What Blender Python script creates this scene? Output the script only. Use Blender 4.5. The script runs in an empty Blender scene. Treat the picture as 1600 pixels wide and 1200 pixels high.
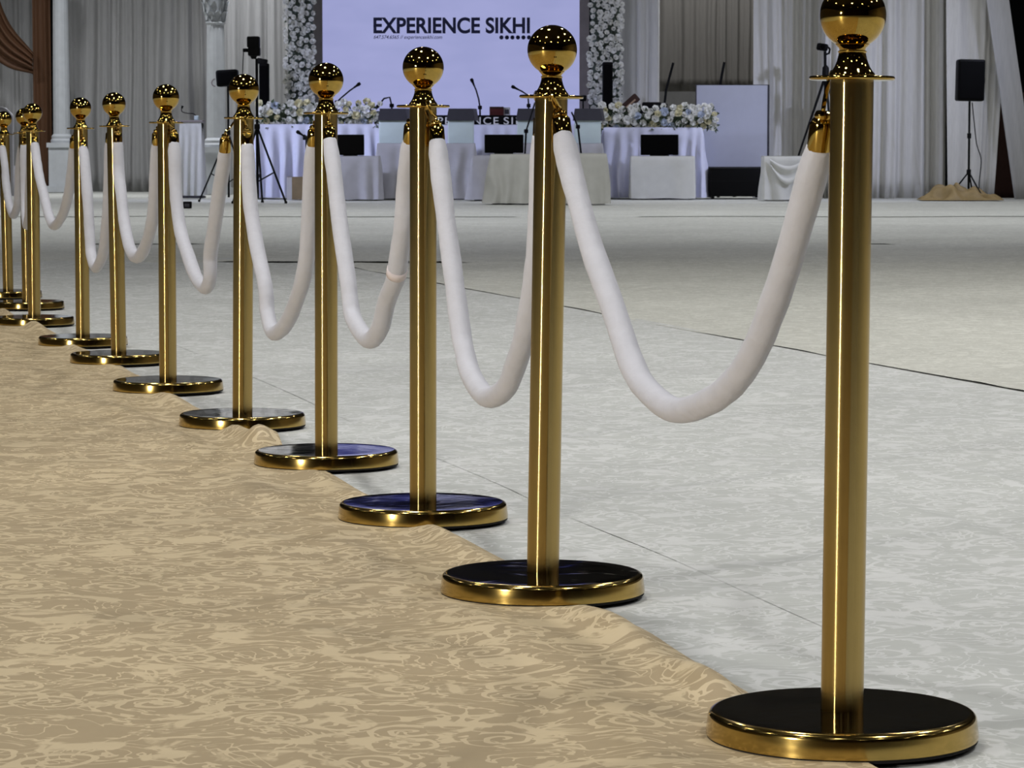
import bpy, math, random
from mathutils import Vector, Matrix, noise
random.seed(7)
SC = bpy.context.scene
COL = SC.collection
PI = math.pi

# ------------------------------------------------------------------ camera
FPX, HOR, CAMH = 4745.4, 238.56, 0.6906          # focal length in pixels, horizon row, eye height
PITCH = math.atan((600 - HOR) / FPX)
cam = bpy.data.cameras.new('camera')
cam.sensor_fit = 'HORIZONTAL'; cam.sensor_width = 36.0
cam.lens = FPX / 1600 * 36
cam.clip_start = 0.05; cam.clip_end = 200
cam.dof.use_dof = True; cam.dof.focus_distance = 5.6; cam.dof.aperture_fstop = 52
camo = bpy.data.objects.new('camera', cam); COL.objects.link(camo)
camo.location = (0, 0, CAMH); camo.rotation_euler = (PI / 2 - PITCH, 0, 0)
SC.camera = camo

# ------------------------------------------------------------------ world, lights, exposure
w = bpy.data.worlds.new('world'); SC.world = w; w.use_nodes = True
w.node_tree.nodes['Background'].inputs[0].default_value = (0.5, 0.55, 0.65, 1)
w.node_tree.nodes['Background'].inputs[1].default_value = 0.02
SC.view_settings.view_transform = 'Standard'; SC.view_settings.look = 'None'
SC.view_settings.gamma = 1; SC.view_settings.use_curve_mapping = False
SC.view_settings.exposure = 0.0
CEIL = 6.4
def disk_lamp(name, loc, size, power, color=(1, 1, 1), aim=None, spread=160):
    l = bpy.data.lights.new(name, 'AREA'); l.shape = 'DISK'; l.size = size
    l.energy = power; l.color = color; l.spread = math.radians(spread)
    o = bpy.data.objects.new(name, l); COL.objects.link(o); o.location = loc
    if aim is not None:
        o.rotation_euler = (Vector(aim) - Vector(loc)).to_track_quat('-Z', 'Y').to_euler()
    return o
# rows of round downlights in the hall ceiling
rows = [(-8.0, 40), (-3.0, 60), (2.0, 84), (6.6, 88), (11.2, 84), (15.6, 62), (25.0, 60), (30.0, 80), (35.0, 92), (40.0, 30)]
WARM, COOL = (1.0, 0.98, 0.945), (0.95, 0.965, 1.0)
for r, (yy, pw) in enumerate(rows):
    for k in range(6):
        xx = -12.9 + 5.2 * k + (1.7 if r % 2 else 0.0)
        p = pw * 0.86 * (0.5 if (xx > 3 and yy < 1) else 1.0) * (1.4 if (xx > 2 and 5 < yy < 20) else 1.0) * (0.55 if (xx < -4 and yy < 20) else 1.0)
        disk_lamp('downlight_or_fill', (xx, yy, CEIL - 0.02), 0.5, p, WARM if yy < 22 else COOL, spread=130)
for xx in (-11.5, -7.6, -4.2): disk_lamp('downlight_or_fill', (xx, 48.6, CEIL - 0.02), 0.5, 120, COOL, spread=140)  # unseen fill lamps added to brighten the left drapes
for xx in (2.6, 3.6): disk_lamp('downlight_or_fill', (xx, 48.4, CEIL - 0.02), 0.5, 80, COOL, spread=140)  # added fill, no fixture known here, lifts the charcoal curtain
for xx in (3.4, 6.6, 9.8): disk_lamp('downlight_or_fill', (xx, 42.0, CEIL - 0.02), 0.5, 34, COOL, spread=140)
# work light on the far side of the aisle behind the photographer
disk_lamp('work_light', (-10.2, -6.0, 2.5), 0.5, 300, (1.0, 0.95, 0.87), aim=(0, 6, 0.5), spread=90)
# added bluish side lamps that tint the table skirts and bring out their folds
for xx, pw, tx in ((-8.5, 58, -1.5), (9.0, 34, 3.4)):
    disk_lamp('added_wash', (xx, 40.5, 4.6), 0.4, pw, (0.66, 0.71, 1.0), aim=(tx, 45.2, 0.7), spread=60)
# ------------------------------------------------------------------ helpers
def ray(px, py):
    a = (px - 800) / FPX; b = -(py - 600) / FPX
    c, s = math.cos(PITCH), math.sin(PITCH)
    return Vector((a, c + b * s, -s + b * c))
def at(px, py, Y):
    r = ray(px, py); t = Y / r.y
    return Vector((0, 0, CAMH)) + r * t
def floor_at(px, py, z=0.0):
    r = ray(px, py); t = (z - CAMH) / r.z
    return Vector((0, 0, CAMH)) + r * t
def X(px, Y): return at(px, HOR, Y).x
def Z(py, Y): return at(800, py, Y).z

class MB:
    def __init__(s): s.v = []; s.f = []
    def add(s, vs, fs):
        b = len(s.v); s.v += [tuple(v) for v in vs]; s.f += [tuple(i + b for i in f) for f in fs]; return s
    def box(s, x0, x1, y0, y1, z0, z1, M=None):
        vs = [Vector((x, y, z)) for z in (z0, z1) for y in (y0, y1) for x in (x0, x1)]
        if M is not None: vs = [M @ v for v in vs]
        return s.add(vs, [(0, 2, 3, 1), (4, 5, 7, 6), (0, 1, 5, 4), (1, 3, 7, 5), (3, 2, 6, 7), (2, 0, 4, 6)])
    def rbox(s, x0, x1, y0, y1, z0, z1, r=0.02, M=None, seg=3):
        """box whose four upright edges and top/bottom rims are rounded"""
        def ring(x0, x1, y0, y1, rr):
            pts = []
            for cx, cy, a0 in ((x1 - rr, y1 - rr, 0), (x0 + rr, y1 - rr, PI / 2), (x0 + rr, y0 + rr, PI), (x1 - rr, y0 + rr, 1.5 * PI)):
                for k in range(seg + 1):
                    a = a0 + PI / 2 * k / seg; pts.append((cx + rr * math.cos(a), cy + rr * math.sin(a)))
            return pts
        r = min(r, (x1 - x0) / 2.01, (y1 - y0) / 2.01, (z1 - z0) / 2.01)
        rings = []
        for k in range(seg + 1):
            a = PI / 2 * k / seg; ins = r * (1 - math.sin(a)); rings.append((z0 + r * (1 - math.cos(a)), ins))
        for k in range(seg + 1):
            a = PI / 2 * k / seg; ins = r * (1 - math.cos(a)); rings.append((z1 - r * (1 - math.sin(a)), ins))
        vs = []; n = 4 * (seg + 1)
        for z, ins in rings:
            for (x, y) in ring(x0 + ins, x1 - ins, y0 + ins, y1 - ins, max(r - ins, r * 0.12)): vs.append(Vector((x, y, z)))
        fs = []
        for i in range(len(rings) - 1):
            for j in range(n):
                fs.append((i * n + j, i * n + (j + 1) % n, (i + 1) * n + (j + 1) % n, (i + 1) * n + j))
        fs.append(tuple(reversed(range(n)))); fs.append(tuple(range((len(rings) - 1) * n, len(rings) * n)))
        if M is not None: vs = [M @ v for v in vs]
        return s.add(vs, fs)
    def lathe(s, prof, n=32, M=None, close=True):
        vs = []; fs = []
        for r, z in prof:
            for k in range(n):
                a = 2 * PI * k / n; vs.append(Vector((r * math.cos(a), r * math.sin(a), z)))
        for i in range(len(prof) - 1):
            for k in range(n):
                fs.append((i * n + k, i * n + (k + 1) % n, (i + 1) * n + (k + 1) % n, (i + 1) * n + k))
        if close:
            fs.append(tuple(reversed(range(n)))); fs.append(tuple(range((len(prof) - 1) * n, len(prof) * n)))
        if M is not None: vs = [M @ v for v in vs]
        return s.add(vs, fs)
    def tube(s, pts, rad, n=8):
        pts = [Vector(p) for p in pts]; m = len(pts)
        if not hasattr(rad, '__len__'): rad = [rad] * m
        T = []
        for i in range(m):
            a = pts[max(i - 1, 0)]; b = pts[min(i + 1, m - 1)]; T.append((b - a).normalized())
        up = Vector((0, 0, 1)) if abs(T[0].z) < 0.9 else Vector((1, 0, 0))
        N = T[0].cross(up).normalized(); vs = []
        for i in range(m):
            N = (N - T[i] * N.dot(T[i])).normalized(); B = T[i].cross(N)
            for k in range(n):
                a = 2 * PI * k / n; vs.append(pts[i] + (N * math.cos(a) + B * math.sin(a)) * rad[i])
        fs = []
        for i in range(m - 1):
            for k in range(n): fs.append((i * n + k, i * n + (k + 1) % n, (i + 1) * n + (k + 1) % n, (i + 1) * n + k))
        fs.append(tuple(reversed(range(n)))); fs.append(tuple(range((m - 1) * n, m * n)))
        return s.add(vs, fs)
    def grid(s, fn, nu, nv):
        vs = [fn(i / nu, j / nv) for j in range(nv + 1) for i in range(nu + 1)]
        fs = [(j * (nu + 1) + i, j * (nu + 1) + i + 1, (j + 1) * (nu + 1) + i + 1, (j + 1) * (nu + 1) + i) for j in range(nv) for i in range(nu)]
        return s.add(vs, fs)
    def mesh(s, name, mat, smooth=True, angle=None):
        me = bpy.data.meshes.new(name); me.from_pydata(s.v, [], s.f); me.update()
        if mat: me.materials.append(mat)
        me.polygons.foreach_set('use_smooth', [smooth] * len(me.polygons))
        if smooth and angle: me.set_sharp_from_angle(angle=math.radians(angle))
        return me
    def build(s, name, mat, parent=None, smooth=True, angle=40):
        return link(name, s.mesh(name, mat, smooth, angle), parent)
def link(name, me, parent=None):
    o = bpy.data.objects.new(name, me); COL.objects.link(o)
    if parent is not None: o.parent = parent
    return o
def tag(o, label=None, cat=None, group=None, kind=None):
    if label: o['label'] = label
    if cat: o['category'] = cat
    if group: o['group'] = group
    if kind: o['kind'] = kind
    return o
def thing(name, label, cat, loc=(0, 0, 0), rz=0, group=None):
    o = bpy.data.objects.new(name, None); COL.objects.link(o)
    o.location = loc; o.rotation_euler = (0, 0, rz); o.empty_display_size = 0.1
    return tag(o, label, cat, group)
def catmull(P, per=6):
    P = [Vector(p) for p in P]; Q = [P[0] * 2 - P[1]] + P + [P[-1] * 2 - P[-2]]; out = []
    for i in range(1, len(Q) - 2):
        a, b, c, d = Q[i - 1:i + 3]
        for k in range(per):
            t = k / per
            out.append(0.5 * ((2 * b) + (c - a) * t + (2 * a - 5 * b + 4 * c - d) * t * t + (3 * b - a - 3 * c + d) * t ** 3))
    out.append(P[-1]); return out
def nz(x, y, z=0.0): return noise.noise(Vector((x, y, z)))
def text_mesh(name, body, mat, width, height, bold=0.0, extrude=0.004, shear=0.0, spacing=1.0):
    """flat lettering in the XZ plane, lower left corner at the origin, scaled to width x cap height"""
    cu = bpy.data.curves.new(name, 'FONT'); cu.body = body; cu.size = 1; cu.offset = bold; cu.shear = shear; cu.space_character = spacing
    ob = bpy.data.objects.new(name, cu); COL.objects.link(ob)
    dg = bpy.context.evaluated_depsgraph_get(); me = bpy.data.meshes.new_from_object(ob.evaluated_get(dg))
    bpy.data.objects.remove(ob); bpy.data.curves.remove(cu)
    xs = [v.co.x for v in me.vertices]; ys = [v.co.y for v in me.vertices]
    x0, x1, y0, y1 = min(xs), max(xs), min(ys), max(ys)
    for v in me.vertices:
        v.co = ((v.co.x - x0) / (x1 - x0) * width, 0, (v.co.y - y0) / (y1 - y0) * height)
    me.materials.clear(); me.materials.append(mat); me.name = name
    return me

# ------------------------------------------------------------------ materials
def lin(c): return tuple((x / 255 / 12.92) if x / 255 <= 0.04045 else ((x / 255 + 0.055) / 1.055) ** 2.4 for x in c) + (1,)
def mat(name, col, rough=0.6, metal=0.0, var=0.08, scale=8.0, bump=0.0, bscale=60.0, spec=0.3, stretch=(1, 1, 1)):
    m = bpy.data.materials.new(name); m.use_nodes = True; nt = m.node_tree; b = nt.nodes['Principled BSDF']
    c = lin(col)
    tc = nt.nodes.new('ShaderNodeTexCoord'); mp = nt.nodes.new('ShaderNodeMapping'); mp.inputs['Scale'].default_value = stretch
    nt.links.new(tc.outputs['Object'], mp.inputs['Vector'])
    n = nt.nodes.new('ShaderNodeTexNoise'); n.inputs['Scale'].default_value = scale; n.inputs['Detail'].default_value = 4
    nt.links.new(mp.outputs['Vector'], n.inputs['Vector'])
    r = nt.nodes.new('ShaderNodeValToRGB'); r.color_ramp.elements[0].position = 0.3; r.color_ramp.elements[1].position = 0.7
    r.color_ramp.elements[0].color = tuple(x * (1 - var) for x in c[:3]) + (1,)
    r.color_ramp.elements[1].color = tuple(min(1, x * (1 + var)) for x in c[:3]) + (1,)
    nt.links.new(n.outputs['Fac'], r.inputs['Fac']); nt.links.new(r.outputs['Color'], b.inputs['Base Color'])
    b.inputs['Roughness'].default_value = rough; b.inputs['Metallic'].default_value = metal
    b.inputs['Specular IOR Level'].default_value = spec
    if bump:
        n2 = nt.nodes.new('ShaderNodeTexNoise'); n2.inputs['Scale'].default_value = bscale; n2.inputs['Detail'].default_value = 3
        nt.links.new(mp.outputs['Vector'], n2.inputs['Vector'])
        bp = nt.nodes.new('ShaderNodeBump'); bp.inputs['Strength'].default_value = bump; bp.inputs['Distance'].default_value = 0.01
        nt.links.new(n2.outputs['Fac'], bp.inputs['Height']); nt.links.new(bp.outputs['Normal'], b.inputs['Normal'])
    return m
def emit(name, col, strength, col2=None, scale=3.0):
    m = bpy.data.materials.new(name); m.use_nodes = True; nt = m.node_tree; b = nt.nodes['Principled BSDF']
    b.inputs['Base Color'].default_value = (0.02, 0.02, 0.02, 1); b.inputs['Roughness'].default_value = 0.5
    tc = nt.nodes.new('ShaderNodeTexCoord'); n = nt.nodes.new('ShaderNodeTexNoise'); n.inputs['Scale'].default_value = scale
    mp = nt.nodes.new('ShaderNodeMapping'); mp.inputs['Scale'].default_value = (0.35, 1, 1)
    nt.links.new(tc.outputs['Object'], mp.inputs['Vector']); nt.links.new(mp.outputs['Vector'], n.inputs['Vector'])
    r = nt.nodes.new('ShaderNodeValToRGB'); r.color_ramp.elements[0].position = 0.35; r.color_ramp.elements[1].position = 0.65
    r.color_ramp.elements[0].color = lin(col); r.color_ramp.elements[1].color = lin(col2 or col)
    nt.links.new(n.outputs['Fac'], r.inputs['Fac']); nt.links.new(r.outputs['Color'], b.inputs['Emission Color'])
    b.inputs['Emission Strength'].default_value = strength
    return m
def gold(name, rough=0.07, aniso=0.0, bump=0.0, bscale=14.0, col=(0.47, 0.325, 0.095), bdist=0.002):
    m = bpy.data.materials.new(name); m.use_nodes = True; nt = m.node_tree; b = nt.nodes['Principled BSDF']
    b.inputs['Metallic'].default_value = 1
    tc = nt.nodes.new('ShaderNodeTexCoord'); n = nt.nodes.new('ShaderNodeTexNoise'); n.inputs['Scale'].default_value = 25
    nt.links.new(tc.outputs['Object'], n.inputs['Vector'])
    r = nt.nodes.new('ShaderNodeValToRGB')
    r.color_ramp.elements[0].color = tuple(x * 0.93 for x in col) + (1,); r.color_ramp.elements[1].color = tuple(x * 1.06 for x in col) + (1,)
    nt.links.new(n.outputs['Fac'], r.inputs['Fac']); nt.links.new(r.outputs['Color'], b.inputs['Base Color'])
    b.inputs['Roughness'].default_value = rough
    if aniso:
        b.inputs['Anisotropic'].default_value = aniso; b.inputs['Anisotropic Rotation'].default_value = 0.25
        t = nt.nodes.new('ShaderNodeTangent'); t.direction_type = 'RADIAL'; t.axis = 'Z'
        nt.links.new(t.outputs['Tangent'], b.inputs['Tangent'])
    if bump:
        n2 = nt.nodes.new('ShaderNodeTexNoise'); n2.inputs['Scale'].default_value = bscale; n2.inputs['Detail'].default_value = 2
        n2.inputs['Distortion'].default_value = 1.5
        nt.links.new(tc.outputs['Object'], n2.inputs['Vector'])
        bp = nt.nodes.new('ShaderNodeBump'); bp.inputs['Strength'].default_value = bump; bp.inputs['Distance'].default_value = bdist
        nt.links.new(n2.outputs['Fac'], bp.inputs['Height']); nt.links.new(bp.outputs['Normal'], b.inputs['Normal'])
    return m
def damask(name, ground, figure, rough=0.6, seed=0.0, rot=0.0):
    """woven damask: spiral curls and leafy blotches of satin on a duller ground"""
    m = bpy.data.materials.new(name); m.use_nodes = True; nt = m.node_tree; b = nt.nodes['Principled BSDF']; L = nt.links.new
    def node(t, **kw):
        n = nt.nodes.new(t)
        for k, v in kw.items(): setattr(n, k, v)
        return n
    def mth(op, a, c=None, clamp=False):
        n = node('ShaderNodeMath', operation=op); n.use_clamp = clamp
        for i, q in enumerate((a, c)):
            if q is None: continue
            if isinstance(q, (int, float)): n.inputs[i].default_value = q
            else: L(q, n.inputs[i])
        return n.outputs[0]
    tc = node('ShaderNodeTexCoord'); mp = node('ShaderNodeMapping'); mp.inputs['Location'].default_value = (seed, seed * 1.7, 0); mp.inputs['Rotation'].default_value = (0, 0, rot)
    L(tc.outputs['Object'], mp.inputs['Vector']); V = mp.outputs['Vector']
    wn = node('ShaderNodeTexNoise'); wn.inputs['Scale'].default_value = 14; L(V, wn.inputs['Vector'])
    ws = node('ShaderNodeVectorMath', operation='SCALE'); ws.inputs['Scale'].default_value = 0.035; L(wn.outputs['Color'], ws.inputs[0])
    va = node('ShaderNodeVectorMath', operation='ADD'); L(V, va.inputs[0]); L(ws.outputs[0], va.inputs[1])
    # curls
    vo = node('ShaderNodeTexVoronoi', voronoi_dimensions='2D', feature='F1'); vo.inputs['Scale'].default_value = 6.6; vo.inputs['Randomness'].default_value = 0.9
    L(va.outputs[0], vo.inputs['Vector'])
    sc = node('ShaderNodeVectorMath', operation='SUBTRACT'); L(va.outputs[0], sc.inputs[0]); L(vo.outputs['Position'], sc.inputs[1])
    sx = node('ShaderNodeSeparateXYZ'); L(sc.outputs[0], sx.inputs[0])
    ang = mth('ARCTAN2', sx.outputs['Y'], sx.outputs['X'])
    d = vo.outputs['Distance']
    sp = mth('SINE', mth('SUBTRACT', mth('MULTIPLY', d, 36.0), ang))
    cc = node('ShaderNodeSeparateColor'); L(vo.outputs['Color'], cc.inputs[0]); some = mth('GREATER_THAN', cc.outputs[0], 0.35)
    curl = mth('MULTIPLY', mth('MULTIPLY', mth('GREATER_THAN', sp, 0.5), mth('LESS_THAN', d, 0.33)), some)
    # leafy blotches outside the curls
    n1 = node('ShaderNodeTexNoise'); n1.inputs['Scale'].default_value = 12.5; n1.inputs['Detail'].default_value = 3.5; n1.inputs['Distortion'].default_value = 1.1
    L(V, n1.inputs['Vector'])
    blot = mth('MULTIPLY', mth('MULTIPLY', mth('SUBTRACT', n1.outputs['Fac'], 0.525), 16, True), mth('MAXIMUM', mth('GREATER_THAN', d, 0.30), mth('SUBTRACT', 1.0, some)))
    n3 = node('ShaderNodeTexNoise'); n3.inputs['Scale'].default_value = 7; n3.inputs['Distortion'].default_value = 3.0; L(V, n3.inputs['Vector'])
    vein = mth('LESS_THAN', mth('ABSOLUTE', mth('SUBTRACT', n3.outputs['Fac'], 0.5)), 0.022)
    fig = mth('MAXIMUM', mth('MAXIMUM', curl, blot), vein)
    # broad soiling and wear
    n4 = node('ShaderNodeTexNoise'); n4.inputs['Scale'].default_value = 0.9; n4.inputs['Detail'].default_value = 5; L(V, n4.inputs['Vector'])
    mr = node('ShaderNodeMapRange'); mr.inputs['From Min'].default_value = 0.3; mr.inputs['From Max'].default_value = 0.7; mr.inputs['To Min'].default_value = 0.9; mr.inputs['To Max'].default_value = 1.06
    L(n4.outputs['Fac'], mr.inputs['Value'])
    mx = node('ShaderNodeMix', data_type='RGBA'); L(fig, mx.inputs['Factor']); mx.inputs[6].default_value = lin(ground); mx.inputs[7].default_value = lin(figure)
    ml = node('ShaderNodeVectorMath', operation='SCALE'); L(mx.outputs[2], ml.inputs[0]); L(mr.outputs[0], ml.inputs['Scale'])
    L(ml.outputs[0], b.inputs['Base Color'])
    ro = mth('SUBTRACT', rough, mth('MULTIPLY', fig, 0.12)); L(ro, b.inputs['Roughness']); b.inputs['Specular IOR Level'].default_value = 0.35
    n5 = node('ShaderNodeTexNoise'); n5.inputs['Scale'].default_value = 5; n5.inputs['Detail'].default_value = 4; L(V, n5.inputs['Vector'])
    h = mth('ADD', mth('MULTIPLY', fig, 0.02), n5.outputs['Fac'])
    bp = node('ShaderNodeBump'); bp.inputs['Strength'].default_value = 0.5; bp.inputs['Distance'].default_value = 0.02; L(h, bp.inputs['Height']); L(bp.outputs['Normal'], b.inputs['Normal'])
    return m

M = {}
M['gold_ball'] = gold('gold_polished', 0.045, col=(0.43, 0.285, 0.068))
M['gold_pole'] = gold('gold_brushed', 0.13, aniso=1.0, col=(0.43, 0.31, 0.115))
M['gold_base'] = gold('gold_spun', 0.13)
M['gold_top'] = gold('gold_base_top', 0.05, bump=0.34, bscale=8, bdist=0.004)
b_ = M['gold_top'].node_tree.nodes['Principled BSDF']          # clear protective film left on the base tops
b_.inputs['Coat Weight'].default_value = 1.0; b_.inputs['Coat Roughness'].default_value = 0.06; b_.inputs['Coat IOR'].default_value = 1.6
M['rubber'] = mat('black_rubber', (14, 13, 13), 0.8)
M['rope'] = mat('white_velour', (189, 190, 199), 0.75, var=0.03, scale=30, bump=0.25, bscale=45)
M['white_cloth'] = damask('white_damask', (178, 181, 179), (201, 203, 203), 0.62)
M['far_cloth'] = damask('white_damask_far', (183, 184, 177), (204, 205, 198), 0.6, seed=3.1)
M['dim_cloth'] = damask('dim_damask', (180, 181, 176), (198, 199, 193), 0.62, seed=5.7)
M['runner'] = damask('beige_damask', (158, 141, 111), (194, 177, 144), 0.58, seed=1.3)
M['band'] = mat('pinkish_band', (206, 197, 199), 0.7, var=0.03)
M['dark'] = mat('black_plastic', (6, 6, 7), 0.6, spec=0.12)
M['dark_metal'] = mat('black_metal', (8, 8, 9), 0.55, spec=0.15)
M['grille'] = mat('speaker_grille', (6, 6, 7), 0.85, spec=0.08, bump=0.4, bscale=300)
M['glass_black'] = mat('black_screen_glass', (4, 4, 5), 0.3, spec=0.06)
M['drape_grey'] = mat('grey_drape', (176, 176, 176), 0.85, var=0.05, stretch=(6, 6, 0.6))
M['drape_white'] = mat('white_drape', (208, 207, 203), 0.85, var=0.05, stretch=(6, 6, 0.6))
M['drape_dark'] = mat('charcoal_drape', (106, 103, 98), 0.9, var=0.05, stretch=(6, 6, 0.6))
M['drape_brown'] = mat('bronze_drape', (88, 60, 40), 0.6, var=0.1, stretch=(6, 6, 0.6))
M['drape_gold'] = mat('gold_cloth', (140, 120, 80), 0.55, var=0.15)
M['table_cloth'] = mat('pale_lilac_cloth', (218, 220, 240), 0.7, var=0.03)
M['cover'] = mat('off_white_cover', (214, 214, 208), 0.8, var=0.04)
M['cover_grey'] = mat('grey_white_cover', (184, 183, 188), 0.7, var=0.05)
M['mint'] = mat('pale_mint_panel', (204, 219, 219), 0.6, var=0.03)
M['charcoal'] = mat('charcoal_panel', (58, 57, 64), 0.6)
M['plaster'] = mat('column_plaster', (198, 202, 206), 0.7, var=0.05, bump=0.2)
M['panel_white'] = mat('white_panel', (182, 185, 200), 0.5, var=0.02)
M['card'] = mat('cardboard', (134, 118, 92), 0.9)
M['petal_w'] = mat('white_petal', (236, 236, 230), 0.7, var=0.05, scale=30)
M['petal_y'] = mat('cream_petal', (222, 216, 178), 0.7, var=0.08, scale=30)
M['petal_b'] = mat('pale_blue_petal', (190, 200, 216), 0.7, var=0.06, scale=30)
M['leaf'] = mat('green_leaf', (70, 84, 64), 0.6, var=0.25, scale=20)
M['leaf_grey'] = mat('grey_green_backing', (96, 108, 98), 0.8, var=0.3, scale=20)
M['red'] = mat('dark_red_box', (72, 22, 20), 0.6)
M['wood'] = mat('dark_brown_wood', (58, 38, 32), 0.5, var=0.2)
M['stripe'] = mat('tan_trim', (166, 140, 116), 0.6)
M['screen'] = emit('led_screen', (160, 165, 214), 0.88, (167, 171, 220))
M['screen_blue'] = emit('led_screen_blue', (48, 54, 140), 0.6, (62, 70, 160))
M['screen_white'] = emit('led_screen_white', (220, 224, 250), 1.0)
M['ink'] = mat('dark_navy_print', (38, 40, 66), 0.8)
M['white_print'] = mat('white_print', (228, 228, 230), 0.7)
M['ceiling'] = mat('dark_ceiling', (30, 26, 20), 0.9)
M['wall_dark'] = mat('dark_brown_wall', (54, 34, 28), 0.9)
M['wall_black'] = mat('black_wall', (26, 28, 32), 0.9)
M['wall_side'] = mat('taupe_wall', (150, 138, 120), 0.9)
M['pilaster'] = mat('taupe_pilaster', (146, 138, 138), 0.8)
M['concrete'] = mat('hall_floor', (120, 118, 114), 0.8)

# ------------------------------------------------------------------ room shell
def struct(o): o['kind'] = 'structure'; return o
YB, YF, XW = 57.0, -13.0, 19.0
floor = struct(MB().box(-XW, XW, YF, YB, -0.1, -0.012).build('floor', M['concrete']))
struct(MB().box(-XW, XW, YF, YB, CEIL, CEIL + 0.2).build('ceiling', M['ceiling']))
struct(MB().box(-XW, XW, YB, YB + 0.2, -0.1, CEIL + 0.2).build('wall_far', M['wall_black']))
struct(MB().box(-XW, XW, YF - 0.2, YF, -0.1, CEIL + 0.2).build('wall_rear', M['wall_dark']))
struct(MB().box(-XW - 0.2, -XW, YF - 0.2, YB + 0.2, -0.1, CEIL + 0.2).build('wall_left', M['wall_side']))
struct(MB().box(XW, XW + 0.2, YF - 0.2, YB + 0.2, -0.1, CEIL + 0.2).build('wall_right', M['wall_side']))

# ------------------------------------------------------------------ cloth laid over the floor
STN = [  # x, y, sideways shift of the ball, forward lean
    (0.390, 3.551, 0.006), (0.048, 4.733, 0.014), (-0.168, 5.702, 0.002), (-0.412, 6.709, 0.003), (-0.683, 7.665, 0.009), (-1.000, 8.806, 0.001),
    (-1.295, 9.985, -0.008), (-1.543, 10.904, 0.0), (-1.922, 12.208, 0.002), (-2.151, 13.490, -0.007), (-2.409, 14.518, -0.011)]
O2 = Vector((0.05, 4.70)); D2 = Vector((-0.2474, 0.9689)); N2 = Vector((0.9689, 0.2474))
def rowpt(s, o): p = O2 + D2 * s + N2 * o; return p.x, p.y
def near_base(x, y):
    d = min(math.hypot(x - a, y - b) for a, b, _ in STN)
    return max(0.0, min(1.0, (d - 0.16) / 0.12))
def ripple(x, y, amp):
    q = Vector((x, y)) - O2; s = q.dot(D2); o = q.dot(N2)
    h = nz(o * 2.3, s * 0.9, 3) + 0.5 * nz(o * 5.5 + 9, s * 2.2, 1) + 0.25 * nz(o * 12, s * 6, 8)
    c = 0.0                                           # long soft creases running with the strip
    for k, ok in enumerate((0.62, 0.95, 1.3, 1.72, 2.1, 2.9, 3.4)):
        c += math.exp(-((o - ok - 0.16 * nz(s * 0.5, k * 3.7)) / 0.035) ** 2) * max(0.0, nz(s * 1.1, k * 7.3) + 0.12)
    return amp * (h + 1.1 * c) * near_base(x, y)
def strip(o0, o1, s0, s1, z, mname, amp, nu, nv, edge=0.0, ridge=0.0):
    def fn(u, v):
        s = s0 + (s1 - s0) * v ** 1.6; o = o0 + (o1 - o0) * u + 0.012 * nz(s * 1.3, o0 + 5 * (u > 0.5)) * (1 if u in (0, 1) else 0)
        x, y = rowpt(s, o)
        q = u * (o1 - o0); hem = edge * max(0, 1 - q / 0.08) + ridge * (math.exp(-((q - 0.09) / 0.04) ** 2) - 0.5 * math.exp(-(q / 0.03) ** 2))
        return Vector((x, y, z + max(-0.004, ripple(x, y, amp * min(1, (q + 0.001) / 0.2, (o1 - o0 - q + 0.001) / 0.2) if ridge else amp)) + hem * near_base(x, y) * (0.6 + 0.8 * nz(s * 2, o0))))
    return MB().grid(fn, nu, nv).build('cloth_strip', M[mname], floor, angle=None)
strip(-3.6, 0.40, -6.5, 15.6, -0.005, 'white_cloth', 0.0015, 60, 140)
strip(0.33, 2.44, -6.5, 15.6, -0.0035, 'white_cloth', 0.010, 110, 300, 0.0, 0.003)
strip(2.40, 4.6, -6.5, 15.6, -0.002, 'far_cloth', 0.006, 50, 160, 0.003)
strip(4.57, 6.8, -6.5, 15.6, -0.004, 'far_cloth', 0.005, 30, 90)
strip(6.77, 9.0, -6.5, 15.6, -0.006, 'far_cloth', 0.005, 30, 90)
strip(-12.6, -3.4, -6.5, 15.6, -0.007, 'far_cloth', 0.004, 40, 60)
strip(8.9, 16.0, -6.5, 15.6, -0.007, 'far_cloth', 0.004, 40, 60)
def cross(y0, y1, z, mname, slope):
    def fn(u, v):
        x = -14 + 28 * u; y = y0 + (y1 - y0) * v + slope * x + 0.10 * nz(x * 0.6, y0 + v)
        hem = 0.004 * max(0, 1 - v * (y1 - y0) / 0.5) - 0.012 * max(0, 1 - v * (y1 - y0) / 0.2) * (nz(x * 0.5, y0) > -0.15)
        return Vector((x, y, z + 0.006 * nz(x * 0.9, y * 0.5, 4) + hem))
    return MB().grid(fn, 140, 24).build('cloth_strip', M[mname], floor, angle=None)
cross(19.2, 23.3, 0.002, 'dim_cloth', -0.02)  # slightly darker tint paints the light falloff across this band
cross(22.9, 33.0, 0.004, 'far_cloth', 0.0)
cross(32.6, 56.5, 0.006, 'far_cloth', 0.0)

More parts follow.
